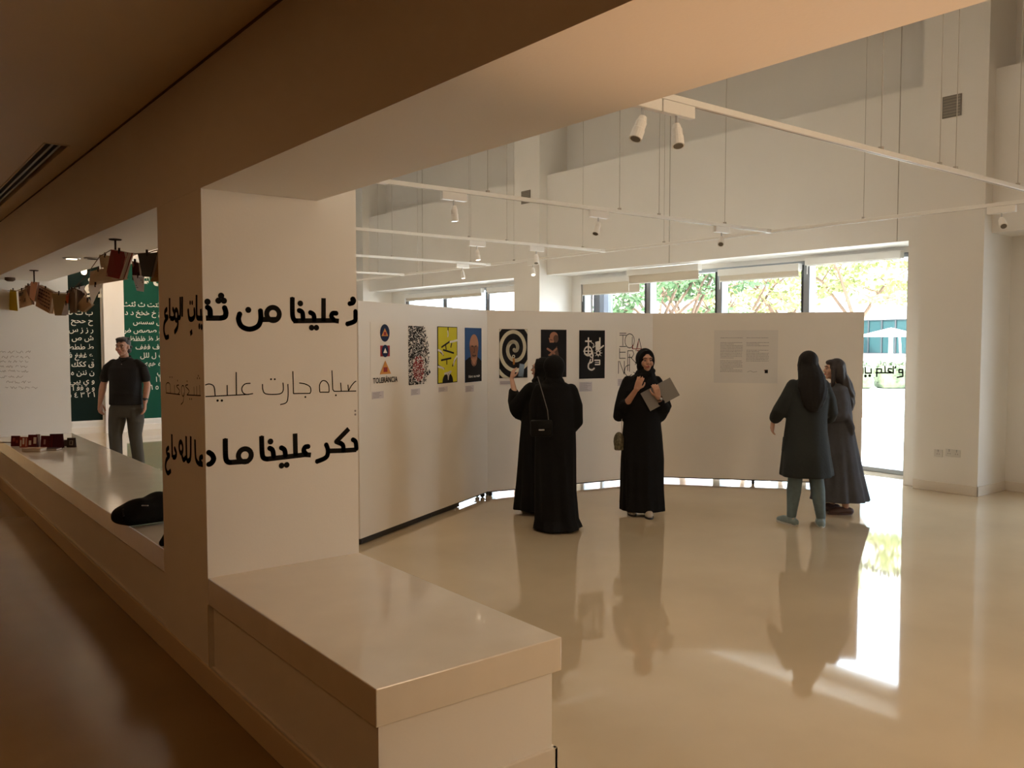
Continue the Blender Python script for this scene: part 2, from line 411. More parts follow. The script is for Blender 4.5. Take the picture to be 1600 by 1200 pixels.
# ------------------------------------------------------------ posters
INK = flat('print_black', (.013, .012, .013)); PAPER = flat('poster_paper', (.80, .74, .66)); IVORY = flat('print_ivory', (.66, .60, .45))
NAVY = flat('print_navy', (.012, .022, .06)); REDP = flat('print_red', (.30, .035, .035)); ORG = flat('print_orange', (.62, .27, .07))
YEL = flat('print_yellow', (.62, .55, .03)); BLU = flat('print_blue', (.035, .09, .22)); FLESH = flat('print_flesh', (.42, .20, .12))
GREYP = flat('print_grey', (.30, .27, .27)); LIL = flat('caption_card', (.62, .56, .56)); MID = flat('print_shadow', (.12, .07, .05))
class Post:
    def __init__(s, pl, xl, xr, yt, yb, m, label, edge=None):
        u0, v1 = pl.px(xl, yt); u1, _ = pl.px(xr, yt); _, v0 = pl.px(xl, yb)
        s.pl, s.u0, s.v1, s.W, s.H = pl, u0, v1, u1-u0, v1-v0
        b = BM(); o_ = pl.at((u0+u1)/2, (v0+v1)/2, 0)
        s.t = thing('poster', label, 'poster', o_)
        s.inv = Matrix.Translation(-o_)
        pts = [(u0, v0), (u1, v0), (u1, v1), (u0, v1)]
        f0 = [b.verts.new(pl.at(*p, .0008)) for p in pts]; f1 = [b.verts.new(pl.at(*p, .003)) for p in pts]
        b.faces.new(f0[::-1]); b.faces.new(f1)
        for i in range(4): b.faces.new((f0[i], f0[(i+1) % 4], f1[(i+1) % 4], f1[i]))
        s.add('sheet', m, b); s.k = 0
    def add(s, name, m, b):
        for v in b.verts: v.co = s.inv @ v.co
        return obj(name, b, m, s.t)
    def m(s, x, y): return (s.u0+x*s.W, s.v1-y*s.H)
    def layer(s, name, mt, fn, lift=0):
        s.k += 1; s.e = .0036+.0005*s.k; b = BM(); s.pl.clip = (s.u0+.002, s.u0+s.W-.002, s.v1-s.H+.002, s.v1-.002); fn(b); s.pl.clip = None; s.add(name, mt, b)
    def P(s, b, pts): s.pl.poly(b, [s.m(*p) for p in pts], s.e)
    def R(s, b, x0, x1, y0, y1): s.P(b, [(x0, y0), (x1, y0), (x1, y1), (x0, y1)])
    def D(s, b, x, y, r, ry=None, ri=0, n=20):  # r as fraction of width
        s.pl.disc(b, s.m(x, y), r*s.W, s.e, (ry if ry else r)*s.W, n, ri*s.W)
    def S(s, b, pts, w_, curve=True): s.pl.stroke(b, [s.m(*p) for p in pts], w_*s.W, s.e, True, curve)
    def T(s, b, txt, x, y, size, bold=0, align='LEFT', width=None):
        f = text_bm(txt, s.pl, s.m(x, y), size*s.W, s.e, bold, align, None if width is None else width*s.W)
        if f: f(b)
# 1 shapes
p = Post(B1, 578, 622, 503, 612, PAPER, 'white poster with circle, square and triangle, first from the pillar')
p.layer('print_circle', NAVY, lambda b: p.D(b, .5, .155, .17))
p.layer('print_triangle', ORG, lambda b: p.P(b, [(.5, .085), (.62, .20), (.38, .20)]))
p.layer('print_square', REDP, lambda b: (p.R(b, .33, .67, .34, .50)))
p.layer('print_square', REDP, lambda b: p.R(b, .455, .545, .14, .19))
p.layer('print_circle', NAVY, lambda b: p.D(b, .5, .42, .12))
p.layer('print_triangle', PAPER, lambda b: p.P(b, [(.5, .375), (.57, .45), (.43, .45)]))
p.layer('print_triangle', ORG, lambda b: p.P(b, [(.5, .56), (.70, .76), (.30, .76)]))
p.layer('print_square', REDP, lambda b: p.R(b, .43, .57, .66, .73))
p.layer('lettering', INK, lambda b: p.T(b, 'TOLERÀNCIA', .5, .885, .145, .02, 'CENTER', .88))
# 2 crowd of marks
p = Post(B1, 637, 672, 508, 603, PAPER, 'white poster packed with small black and red marks, second from the pillar')
rr = random.Random(3)
def marks(b, red):
    for _ in range(1900):
        x, y = rr.random(), rr.random()
        lim = .72+.22*math.sin(y*PI) if y < .75 else .98-1.1*(y-.75)
        if x > lim or rr.random() < max(0, (x-lim+.25))*2.2: continue
        isred = (x-.45)**2*2.2+(y-.72)**2*3 < .14 and rr.random() < .75
        if isred != red: continue
        a = rr.random()*PI; l = rr.uniform(.014, .04); w_ = rr.uniform(.007, .017)
        dx, dy = math.cos(a)*l, math.sin(a)*l*.42; ex, ey = -math.sin(a)*w_, math.cos(a)*w_*.42
        x = min(max(x, .03), .96); y = min(max(y, .02), .98)
        p.P(b, [(x-dx-ex, y-dy-ey), (x+dx-ex, y+dy-ey), (x+dx+ex, y+dy+ey), (x-dx+ex, y-dy+ey)])
p.layer('print_marks', INK, lambda b: marks(b, False))
p.layer('print_marks', REDP, lambda b: marks(b, True))
p.layer('print_figures', INK, lambda b: (p.D(b, .84, .80, .03), p.D(b, .95, .795, .035), p.S(b, [(.83, .81), (.88, .84), (.95, .80)], .02)))
# 3 yellow hands
p = Post(B1, 683, 714, 510, 600, INK, 'yellow poster with reaching hands and sticks, third from the pillar')
p.layer('print_ground', YEL, lambda b: p.R(b, .03, .97, .012, .985))
def sticks(b):
    for q in ([(.20, .36), (.62, .26)], [(.28, .41), (.80, .47)], [(.18, .59), (.66, .56)], [(.52, .02), (.52, .10)], [(.40, .33), (.42, .40)], [(.70, .30), (.66, .36)], [(.45, .60), (.45, .66)], [(.02, .40), (.28, .50)], [(.02, .68), (.32, .74)], [(.98, .52), (.74, .70)]):
        p.S(b, q, .045, False)
    p.D(b, .5, 1.0-.03, .27, .20); 
p.layer('print_sticks', INK, sticks)
def hands(b):
    for q in ([(.98, .24), (.78, .26), (.62, .27)], [(.03, .41), (.18, .44), (.26, .49)], [(.03, .70), (.20, .72), (.30, .745)], [(.52, .93), (.50, .86), (.44, .82)], [(.52, .92), (.56, .85), (.66, .80)], [(.50, .08), (.52, .14), (.50, .17)], [(.97, .53), (.84, .60), (.80, .68)], [(.34, .83), (.5, .82), (.62, .80)]):
        p.S(b, q, .05)
p.layer('print_hands', PAPER, hands)
# 4 portrait
p = Post(B1, 726, 752, 512, 598, BLU, 'blue poster with a bald head in a black shirt, fourth from the pillar')
p.layer('print_shirt', INK, lambda b: (p.P(b, [(0, 1), (0, .60), (.25, .54), (.75, .54), (1, .62), (1, 1)])))
p.layer('print_head', FLESH, lambda b: (p.D(b, .53, .33, .27, .31), p.P(b, [(.27, .33), (.79, .33), (.72, .56), (.34, .56)]), p.D(b, .53, .56, .19, .22)))
p.layer('print_shadow', MID, lambda b: (p.S(b, [(.38, .335), (.48, .34)], .04), p.S(b, [(.58, .34), (.68, .335)], .04), p.S(b, [(.43, .51), (.53, .52), (.63, .51)], .035), p.S(b, [(.53, .36), (.56, .44), (.50, .45)], .025), p.S(b, [(.34, .58), (.53, .70), (.72, .58)], .03)))
p.layer('lettering', PAPER, lambda b: p.T(b, 'blanc ou noir', .2, .915, .10, .01, 'LEFT', .68))
# 5 spiral
p = Post(B2, 780, 824, 514, 591, INK, 'black and ivory spiral poster on the middle board')
sp = []
for k in range(120):
    a = k/120*2*PI*3.1; r = .03+.041*a
    sp.append((.53+r*math.cos(-a+1.9), .40+r*math.sin(-a+1.9)*.80))
p.layer('print_spiral', IVORY, lambda b: p.S(b, sp, .115, False))
p.layer('print_ring', IVORY, lambda b: p.D(b, .50, .56, .055, ri=.025))
p.layer('print_drop', ORG, lambda b: p.S(b, [(.50, .61), (.51, .66), (.51, .71)], .07))
# 6 dark figure
p = Post(B2, 845, 885, 515, 590, INK, 'near black poster of a bowed head over clasped hands')
p.layer('print_head', FLESH, lambda b: (p.D(b, .50, .14, .16, .15), p.P(b, [(.30, .17), (.55, .17), (.50, .27), (.34, .27)])))
p.layer('print_shadow', MID, lambda b: (p.D(b, .58, .19, .10, .13), p.S(b, [(.36, .21), (.44, .22)], .03), p.P(b, [(.30, .62), (.62, .34), (.70, .55), (.40, .66)])))
p.layer('print_hands', FLESH, lambda b: (p.S(b, [(.25, .40), (.42, .46), (.52, .50)], .07), p.S(b, [(.60, .40), (.48, .46), (.36, .52)], .07), p.S(b, [(.30, .53), (.46, .545)], .04)))
# 7 symbols
p = Post(B2, 905, 945, 516, 592, INK, 'black poster with a cluster of white symbols, between the two abaya wearers')
def syms(b):
    p.S(b, [(.35, .16), (.35, .48)], .05, False); p.S(b, [(.24, .225), (.46, .225)], .05, False)
    p.D(b, .34, .43, .17, .17, .12); p.S(b, [(.17, .43), (.52, .43)], .035, False); p.S(b, [(.20, .49), (.5, .49)], .03, False)
    p.S(b, [(.80, .16), (.80, .34)], .05, False); p.P(b, [(.62, .24), (.78, .22), (.80, .41), (.64, .41)]); p.S(b, [(.80, .38), (.94, .32)], .05, False)
    p.D(b, .74, .47, .09, .09, .05)
    for k in range(8): a = k*PI/4; p.S(b, [(.74+.1*math.cos(a), .47+.055*math.sin(a)), (.74+.15*math.cos(a), .47+.08*math.sin(a))], .02, False)
    p.D(b, .48, .52, .08, .08, .04); p.S(b, [(.52, .46), (.52, .64)], .05, False); p.S(b, [(.44, .60), (.40, .66)], .04, False)
    p.S(b, [(.60, .62), (.80, .62), (.80, .71), (.62, .71)], .04, False); p.S(b, [(.62, .665), (.80, .665)], .02, False)
    p.S(b, [(.48, .66), (.37, .69), (.36, .78), (.48, .82), (.58, .79)], .055)
    p.S(b, [(.46, .25), (.56, .29), (.52, .36), (.62, .32)], .02)
p.layer('print_symbols', PAPER, syms)
# 8 thin letters
p = Post(B2, 963, 1004, 517, 591, PAPER, 'white poster of tall thin overlapping letters, partly behind the woman facing the camera')
def thinl(b):
    L = [([(.12, .05), (.36, .05)], 0), ([(.12, .09), (.36, .09)], 0), ([(.24, .09), (.24, .31)], 0), ([(.12, .33), (.36, .33)], 0),
         ([(.60, .13), (.60, .38), (.80, .38)], 0), ([(.74, .42), (.86, .16), (1.0-.03, .42)], 0), ([(.80, .38), (.96, .38)], 0),
         ([(.12, .37), (.12, .58)], 0), ([(.12, .45), (.34, .45)], 0), ([(.12, .58), (.34, .58)], 0),
         ([(.43, .84), (.43, .42), (.62, .42), (.66, .49), (.60, .56), (.43, .56)], 0), ([(.50, .86), (.50, .50)], 0), ([(.54, .56), (.84, .74)], 0),
         ([(.72, .72), (.84, .44), (.96, .62)], 0), ([(.08, .90), (.08, .64)], 0), ([(.12, .64), (.30, .92), (.30, .64)], 0),
         ([(.50, .72), (.36, .76), (.32, .88), (.44, .97), (.58, .93)], 1), ([(.80, .72), (.94, .80), (.80, .94), (.66, .88)], 0), ([(.80, .80), (.88, .86)], 0)]
    for q, c in L: p.S(b, q, .022, bool(c))
    p.D(b, .50, .21, .19, .23, .17)
p.layer('print_letters', INK, thinl)
p.layer('print_accents', REDP, lambda b: (p.S(b, [(.62, .30), (.62, .38), (.96, .38)], .022, False), p.S(b, [(.84, .20), (.80, .38)], .02, False), p.S(b, [(.78, .42), (.94, .42)], .03, False)))
# text panel
p = Post(B3, 1116, 1216, 516, 598, flat('text_sheet', (.70, .655, .60)), 'large pale exhibition text sheet with two columns of print on the right board')
rr = random.Random(5)
def lines(b):
    def row(x0, x1, y, h):
        x = x0
        while x < x1-.01:
            w_ = rr.uniform(.010, .032); p.R(b, x, min(x+w_, x1), y-h*rr.uniform(.7, 1), y+h*rr.uniform(.6, 1)); x += w_+.005
    row(.10, .45, .145, .0055); row(.51, .86, .145, .0055)
    for cx in (0, 1):
        x0, x1 = ((.10, .45), (.51, .86))[cx]; y = .235
        while y < (.80 if cx == 0 else .63):
            if rr.random() < .17: y += .028; continue
            row(x0, x1 if rr.random() < .85 else x0+(x1-x0)*.6, y, .0055); y += .029
p.layer('print_text', GREYP, lines); [o.__setitem__('kind', 'stuff') for o in p.t.children if o.name.startswith('print_text')]
p.layer('print_marks', INK, lambda b: (p.R(b, .80, .85, .745, .81), p.S(b, [(.53, .79), (.58, .77), (.62, .79), (.68, .78)], .004)))
p.layer('print_mark', REDP, lambda b: p.R(b, .79, .803, .75, .765))
# captions
for i, (pl, xl, xr, yt, yb, lab) in enumerate([(B1, 581, 599, 612.5, 624, 'under the shapes poster'), (B1, 642, 656, 608, 618, 'under the poster of crowded marks'), (B1, 685, 699, 605, 613, 'under the yellow poster'),
        (B1, 727, 740, 603, 613, 'under the blue portrait poster'), (B2, 781, 802, 595.5, 601, 'under the spiral poster'), (B2, 905, 925, 597, 612, 'under the white symbols poster'), (B2, 965, 980, 592, 603, 'under the thin letters poster')]):
    p = Post(pl, xl, xr, yt, yb, LIL, 'small pale caption card '+lab); p.t.name = 'caption_card'; p.t['category'] = 'caption'; p.t['group'] = 'caption cards'
    nl = max(3, int(p.H/.011)-1)
    def cap(b):
        for k in range(nl):
            y = (k+1)/(nl+1)
            p.R(b, .06, .06+.86*random.uniform(.6, 1), y-.13/nl, y+.13/nl)
    p.layer('print_lines', GREYP, cap)

# ============================================================ PILLAR LETTERING
PF = Plane((X0, 4.206, 0), (1, 0, 0), (0, -1, 0)); PSD = Plane((X0, 4.206, 0), (0, 1, 0), (-1, 0, 0))
def cp(x, y): return (250+x*.266667, 440+y*.266667)
def lettering(name, label, words, wd):
    t = thing(name, label, 'lettering', (X0, 4.206, 1.2)); inv = Matrix.Translation(-t.location)
    for w_ in words:
        b = BM()
        for s in w_:
            kind = s[0]; pl = PSD if (s[1][0][0] < 258) else PF
            if kind == 'd':
                for q in s[1]: pl.disc(b, pl.px(*cp(*q)), (s[2] if len(s) > 2 else .0155), .0012)
            elif kind == 'o':
                c = pl.px(*cp(*s[1][0])); pl.disc(b, c, s[2]+wd/2, .0012, ri=s[2]-wd/2, n=24)
            else:
                pts = [pl.px(*cp(*q)) for q in s[1]]
                if pl is PF: pts = [(min(max(u, .013 if wd > .01 else .004), XB-X0-.008), v) for u, v in pts]
                pl.stroke(b, pts, wd, .001, False, kind == 'c')
        bmesh.ops.transform(b, matrix=inv, verts=b.verts[:]); obj('word', b, BLACK, t)
T_ = .0262
lettering('arabic_lettering', 'upper line of heavy black arabic lettering wrapping the near pillar', [
    [('o', [(1130, 105)], .0035), ('c', [(1137, 108), (1130, 124), (1108, 130)]), ('c', [(1150, 172), (1153, 200), (1140, 232), (1092, 250)])],
    [('l', [(1048, 232), (1020, 228), (780, 230)]), ('c', [(1035, 186), (1012, 186), (1004, 205), (1020, 226)]), ('l', [(958, 97), (958, 232)]), ('c', [(878, 180), (900, 195), (903, 230)]),
     ('d', [(888, 270), (916, 270)]), ('c', [(812, 168), (834, 182), (838, 230)]), ('d', [(822, 128)]), ('c', [(775, 92), (776, 190), (784, 222), (800, 231)])],
    [('o', [(662, 190)], .0335), ('l', [(688, 222), (594, 222)]), ('c', [(588, 165), (590, 222), (572, 262), (524, 279), (478, 262), (460, 222), (468, 186)]), ('d', [(517, 166)])],
    [('c', [(377, 150), (386, 180), (380, 206), (355, 214)]), ('l', [(360, 214), (262, 214)]), ('d', [(358, 83), (342, 112), (374, 112)]), ('c', [(276, 150), (292, 165), (294, 212)]), ('d', [(278, 118)])],
    [('l', [(250, 216), (222, 214)]), ('c', [(215, 78), (216, 195), (226, 214)]), ('l', [(240, 160), (243, 214)]), ('d', [(232, 262), (245, 266)]), ('c', [(202, 160), (203, 200), (190, 220), (172, 214), (166, 165)]), ('d', [(178, 124), (190, 124)], .012), ('l', [(190, 292), (178, 306)])],
    [('l', [(131, 88), (131, 206)]), ('c', [(120, 90), (119, 200), (108, 210)]), ('o', [(97, 196)], .028), ('c', [(105, 200), (104, 262), (86, 298)])],
    [('l', [(57, 96), (58, 216)]), ('c', [(76, 158), (86, 190), (80, 216), (62, 214)]), ('c', [(42, 160), (30, 178), (33, 205), (46, 208), (28, 240), (24, 286), (34, 326), (52, 322)])],
], T_)
lettering('arabic_lettering', 'middle line of thin black arabic lettering wrapping the near pillar', [
    [('l', [(1156, 641), (1020, 643), (1012, 632), (1007, 520)]), ('c', [(1157, 583), (1138, 590), (1120, 612), (1104, 641)]), ('l', [(1101, 604), (1104, 641)]), ('l', [(1058, 592), (1062, 641)]), ('d', [(1030, 666)], .005),
     ('c', [(936, 648), (935, 606), (950, 582), (972, 584), (988, 608), (990, 648)]), ('l', [(936, 648), (990, 648)])],
    [('c', [(815, 594), (850, 600), (878, 616), (884, 640), (878, 655)]), ('l', [(878, 655), (782, 656), (778, 525)]), ('d', [(851, 676)], .005), ('c', [(749, 600), (750, 670), (740, 708), (704, 721)]),
     ('c', [(720, 592), (722, 634), (706, 656), (660, 661), (616, 656), (602, 632), (600, 600)]), ('d', [(650, 572), (672, 572)], .005)],
    [('c', [(530, 596), (498, 600), (480, 622), (484, 648), (506, 661), (545, 656)]), ('l', [(520, 661), (262, 674)]), ('l', [(446, 530), (448, 665)]), ('l', [(393, 606), (394, 668)]), ('d', [(337, 697), (362, 697)], .006), ('c', [(262, 606), (290, 600), (316, 616), (323, 671)])],
    [('l', [(240, 668), (158, 664)]), ('l', [(233, 606), (235, 668)]), ('l', [(216, 612), (217, 667)]), ('l', [(200, 616), (201, 666)]), ('d', [(220, 566), (233, 566), (226, 552)], .005), ('d', [(176, 688), (186, 688)], .005), ('c', [(165, 604), (150, 612), (172, 640), (160, 664)]), ('d', [(160, 584)], .005)],
    [('o', [(136, 640)], .028), ('c', [(140, 650), (138, 700), (124, 720)])],
    [('l', [(118, 662), (36, 652)]), ('c', [(112, 606), (98, 612), (116, 640), (106, 661)]), ('d', [(104, 580)], .005), ('l', [(86, 606), (87, 658)]), ('c', [(38, 652), (36, 606), (48, 592), (60, 606), (62, 654)]), ('d', [(60, 560), (72, 560)], .005)],
], .0055)
lettering('arabic_lettering', 'lower line of heavy black arabic lettering wrapping the near pillar', [
    [('l', [(1150, 985), (1075, 990), (990, 992)]), ('l', [(1106, 862), (1032, 938), (1062, 950)]), ('c', [(1055, 945), (1072, 960), (1074, 990)]), ('c', [(1128, 925), (1146, 940), (1150, 985)]), ('c', [(972, 952), (984, 990), (972, 1030), (914, 1056)])],
    [('l', [(884, 1016), (850, 1014), (625, 1040)]), ('c', [(870, 966), (850, 970), (842, 992), (858, 1012)]), ('l', [(791, 890), (794, 1022)]), ('c', [(708, 972), (730, 988), (735, 1030)]), ('d', [(712, 1078), (742, 1074)]), ('c', [(640, 975), (660, 990), (666, 1036)]), ('d', [(647, 937)]), ('c', [(595, 905), (598, 1000), (606, 1032), (628, 1040)])],
    [('o', [(497, 1018)], .033), ('l', [(520, 1052), (405, 1060)]), ('c', [(382, 920), (384, 1020), (392, 1052), (412, 1060)])],
    [('c', [(278, 1000), (304, 1014), (314, 1040), (300, 1064), (262, 1073)])],
    [('l', [(252, 1072), (225, 1066)]), ('c', [(206, 926), (210, 1030), (224, 1064)]), ('c', [(250, 1026), (236, 1034), (236, 1052), (246, 1066)])],
    [('c', [(181, 906), (180, 1020), (172, 1048), (160, 1046), (156, 1010), (154, 906)]), ('c', [(154, 1030), (138, 1044), (128, 1010)]), ('o', [(124, 972)], .030)],
    [('l', [(70, 894), (73, 1030)]), ('c', [(86, 975), (96, 1005), (90, 1028), (76, 1028)]), ('c', [(52, 972), (40, 988), (44, 1012), (56, 1018), (38, 1048), (34, 1090), (46, 1122), (64, 1108)])],
], T_)
# small pegs on the pillar edge
b = BM(); u_, v_ = PF.px(*cp(1142, 757))
for dz in (0, -.02): b2 = PF.disc(b, (u_, v_+dz), .006, .004)
tag(obj('wall_plug', b, GREYP), 'two tiny grey wall plugs beside the lower pillar edge', 'wall plug')

# handwriting on the far pillar
PH = Plane((X0, 11.95, 0), (1, 0, 0), (0, -1, 0)); b = BM(); rr = random.Random(9)
for k, (yy, xa, xb) in enumerate([(550, 0, 44), (558, 3, 40), (565, 0, 43), (573, 0, 43), (580, 0, 46), (589, 0, 38), (597, 10, 44), (606, 8, 58)]):
    x = xa
    while x < xb:
        n = rr.randint(4, 8); q = []
        for i in range(n): q.append(PH.px(x+i*1.5, yy+rr.uniform(-1.8, 1.6))) 
        q = [(max(u, .01), v) for u, v in q]
        PH.stroke(b, q, .004, .001, True, True); x += n*1.5+rr.uniform(1, 3)
tag(obj('handwriting', b, flat('pencil', (.28, .22, .17))), 'faint grey handwritten lines on the far bench pillar', 'writing')

# window lettering
PW = Plane((XW-.03, 5.5, 0), (0, -1, 0), (-1, 0, 0))
def cw(x, y): return (1296.5+x*.245, 560+y*.25)
t = thing('window_lettering', 'black arabic lettering on the glass right of the display boards', 'lettering', (XW-.02, 5.8, 1.4)); inv = Matrix.Translation(-t.location)
PW = Plane((XW-.02+.034, 5.5, 0), (0, -1, 0), (-1, 0, 0))
for w_ in ([[(465, 88), (442, 88), (442, 70), (465, 70), (466, 112), (432, 118)]], [[(405, 50), (405, 92)], [(420, 52), (416, 60)], [(395, 66), (375, 64), (372, 78), (398, 90), (295, 90)], [(352, 48), (354, 90)], [(330, 90), (330, 66), (300, 66), (300, 112)]],
           [[(264, 66), (265, 92), (228, 92), (226, 56)], [(180, 66), (180, 92), (212, 92), (213, 62)]]):
    b = BM()
    for s in w_: PW.stroke(b, [PW.px(*cw(*q)) for q in s], .020, .001, True)
    if len(w_) == 2:
        for q in ((255, 108), (228, 110), (196, 70)): PW.disc(b, PW.px(*cw(*q)), .02, .001)
    bmesh.ops.transform(b, matrix=inv, verts=b.verts[:]); obj('word', b, BLACK, t)

# ============================================================ TRACKS
ZTR = 2.90
tracksY = [2.83, 5.57, 8.10, 10.62, 13.2]
def rail(x0, x1, y0, y1, label):
    cx, cy = (x0+x1)/2, (y0+y1)/2
    t = thing('lighting_track', label, 'track', (cx, cy, ZTR), group='white ceiling lighting tracks')
    hx, hy = max((x1-x0)/2, .018), max((y1-y0)/2, .018)
    b = BM(); box(b, -hx, hx, -hy, hy, 0, .032, bev=.003); obj('rail', b, WHITE, t)
    b = BM()
    if hx > hy: box(b, -hx, hx, -.006, .006, -.0015, .004)
    else: box(b, -.006, .006, -hy, hy, -.0015, .004)
    obj('slot', b, CABLE, t)
    for s in (-1, 1):
        b = BM()
        if hx > hy: box(b, s*hx-.04, s*hx+.04, -.022, .022, -.004, .036, bev=.003)
        else: box(b, -.022, .022, s*hy-.04, s*hy+.04, -.004, .036, bev=.003)
        obj('end_connector', b, WHITE, t)
    return t
names = ['nearest lighting track, top right over the open floor', 'second lighting track from the front, ending above the large window', 'third lighting track from the front', 'fourth lighting track from the front, short stretch beside the pillar', 'farthest lighting track, just showing beside the pillar']
RT = []
for y, n in zip(tracksY, names): RT.append(rail(3.12 if y > 3 else 2.80, 7.77 if y > 3 else 9.6, y, y, n))
RX = rail(7.83, 7.83, 2.9, 17.0, 'long cross lighting track parallel to the window wall')
def track_x(i, px):   # x of pixel column px on the track i
    d = ray(px, 300); s = (tracksY[i])/d.y; return d.x*s
def cross_y(px): d = ray(px, 300); return d.y*7.83/d.x
def cable(x, y, par, label=None):
    b = BM(); lx, ly = x-par.location.x, y-par.location.y
    tube(b, [(lx, ly, .034), (lx, ly, ZT-ZTR-.002)], .0028, 6, caps=False); box(b, lx-.012, lx+.012, ly-.012, ly+.012, .03, .05)
    obj('suspension_cable', b, CABLE, par)
for i, ps in enumerate([[1375, 1467, 1492, 1590], [762, 968, 1030, 1133], [733, 792, 911], [612, 735], [590]]):
    for px in ps: cable(track_x(i, px), tracksY[i], RT[i])
for px in (652, 803, 1038, 1350): cable(7.83, cross_y(px), RX)
def spot(x, y, ang, tilt, label, lit=False, along=(1, 0)):
    t = thing('track_spotlight', label, 'spotlight', (x, y, ZTR), group='white track spotlights')
    b = BM()
    if along[0]: box(b, -.115, .115, -.02, .02, -.062, -.002, bev=.004)
    else: box(b, -.02, .02, -.115, .115, -.062, -.002, bev=.004)
    obj('adapter', b, WHITE, t)
    b = BM(); tube(b, [(0, 0, -.06), (0, 0, -.115)], .007, 8); obj('stem', b, STEEL, t)
    d = Vector((math.cos(ang)*math.sin(tilt), math.sin(ang)*math.sin(tilt), -math.cos(tilt)))
    o_ = Vector((0, 0, -.112)); b = BM()
    tube(b, [o_-d*.01, o_+d*.015, o_+d*.02, o_+d*.055, o_+d*.06, o_+d*.11], [.018, .024, .027, .027, .030, .030], 16, caps=False); hd = obj('lamp_head', b, WHITE, t)
    b = BM(); tube(b, [o_+d*.1085, o_+d*.1115], [.024, .024], 16, caps=False); obj('lens', b, LENS if lit else LENSOFF, hd)
    b = BM(); tube(b, [o_+d*.106, o_+d*.116], [.0305, .0315], 16, caps=False)
    if lit:
        p_ = Vector((x, y, ZTR))+o_+d*.125
        lamp('spot_light', 'SPOT', p_, 16, (1, .66, .38), .02, aim=p_+d, spot=.95, blend=.8)
    b.free()
def S1(i, px, ang, tilt, lab, lit=False): spot(track_x(i, px), tracksY[i], math.radians(ang), math.radians(tilt), lab, lit)
S1(0, 1003, 180, 25, 'white spotlight at the left end of the nearest track, left of the pair')
S1(0, 1056, 235, 22, 'white spotlight at the left end of the nearest track, right of the pair')
S1(1, 709, 0, 5, 'spotlight under the second track, left above the left display board', False)
S1(1, 935, 200, 30, 'spotlight under the second track near the middle column')
S1(1, 1128, 215, 48, 'spotlight at the right end of the second track above the large window')
S1(2, 745, 285, 10, 'glowing spotlight under the third track', True)
S1(2, 838, 230, 25, 'dim spotlight under the third track left of the middle column')
S1(3, 722, 280, 10, 'glowing spotlight under the fourth track', True)
spot(7.83, cross_y(833), math.radians(235), math.radians(30), 'glowing spotlight under the cross track beside the middle column', True, (0, 1))
spot(7.83, cross_y(1566), math.radians(215), math.radians(50), 'spotlight at the right edge of the photo under the cross track', False, (0, 1))
# tall hanging power cables near the window wall
for x, y, lab in ((10.06, 5.36, 'thin vertical conduit on the bulkhead left of the nearest column'), (10.06, 9.0, 'thin vertical conduit on the bulkhead above the second blind'), (10.06, 16.2, 'thin vertical conduit near the far window')):
    b = BM(); tube(b, [(x, y, ZH+.0), (x, y, ZT-.005)], .006, 8, caps=False); tag(obj('conduit', b, CABLE), lab, 'conduit')

# vents and sockets
def louvre(y0, y1, z0, z1, label):
    t = thing('wall_vent', label, 'vent', (XC, y0, z0)); b = BM(); W, h_ = y1-y0, z1-z0
    box(b, -.012, -.001, 0, W, 0, h_, bev=.002); obj('frame', b, mat('vent_grey', (.20, .18, .155), .5), t)
    n = 7
    for k in range(n):
        b = BM(); z = h_*(k+.7)/(n+.4); box(b, -.018, -.010, .015, W-.015, z-.008, z+.008); obj('slat', b, mat('slat_grey', (.28, .25, .21), .5) if k == 0 else bpy.data.materials['slat_grey'], t)
PCx = Plane((XC, 0, 0), (0, -1, 0), (-1, 0, 0))
a = PCx.px(1473, 165); c = PCx.px(1503, 165); louvre(-c[0], -a[0], PCx.px(1488, 183)[1], PCx.px(1488, 149)[1], 'grey square louvre vent high on the nearest column')
a = PCx.px(815, 308); c = PCx.px(829, 308); louvre(-c[0], -a[0], PCx.px(822, 318)[1], PCx.px(822, 298)[1], 'small grey louvre vent high on the middle column')
for xl, xr, lab in ((1460, 1473, 'single white socket plate low on the nearest column'), (1478, 1501, 'double white socket plate low on the nearest column')):
    a = PCx.px(xl, 702); c = PCx.px(xr, 714); cy, cz = -(a[0]+c[0])/2, (a[1]+c[1])/2; hw = (c[0]-a[0])/2; hh = .043
    t = thing('wall_socket', lab, 'socket', (XC, cy, cz))
    b = BM(); box(b, -.010, -.0005, -hw, hw, -hh, hh, bev=.003); obj('plate', b, mat('socket_white', (.66, .64, .60), .35), t)
    for k in ((0,) if xr < 1475 else (-.5, .5)):
        b = BM()
        for dy, dz in ((0, .018), (-.012, -.008), (.012, -.008)): box(b, -.0112, -.0098, k*hw+dy-.004, k*hw+dy+.004, dz-.005, dz+.005)
        obj('socket_holes', b, GREYP, t)
        b = BM(); box(b, -.014, -.0098, k*hw-.006, k*hw+.006, .028, .038); obj('switch', b, GREYM, t)

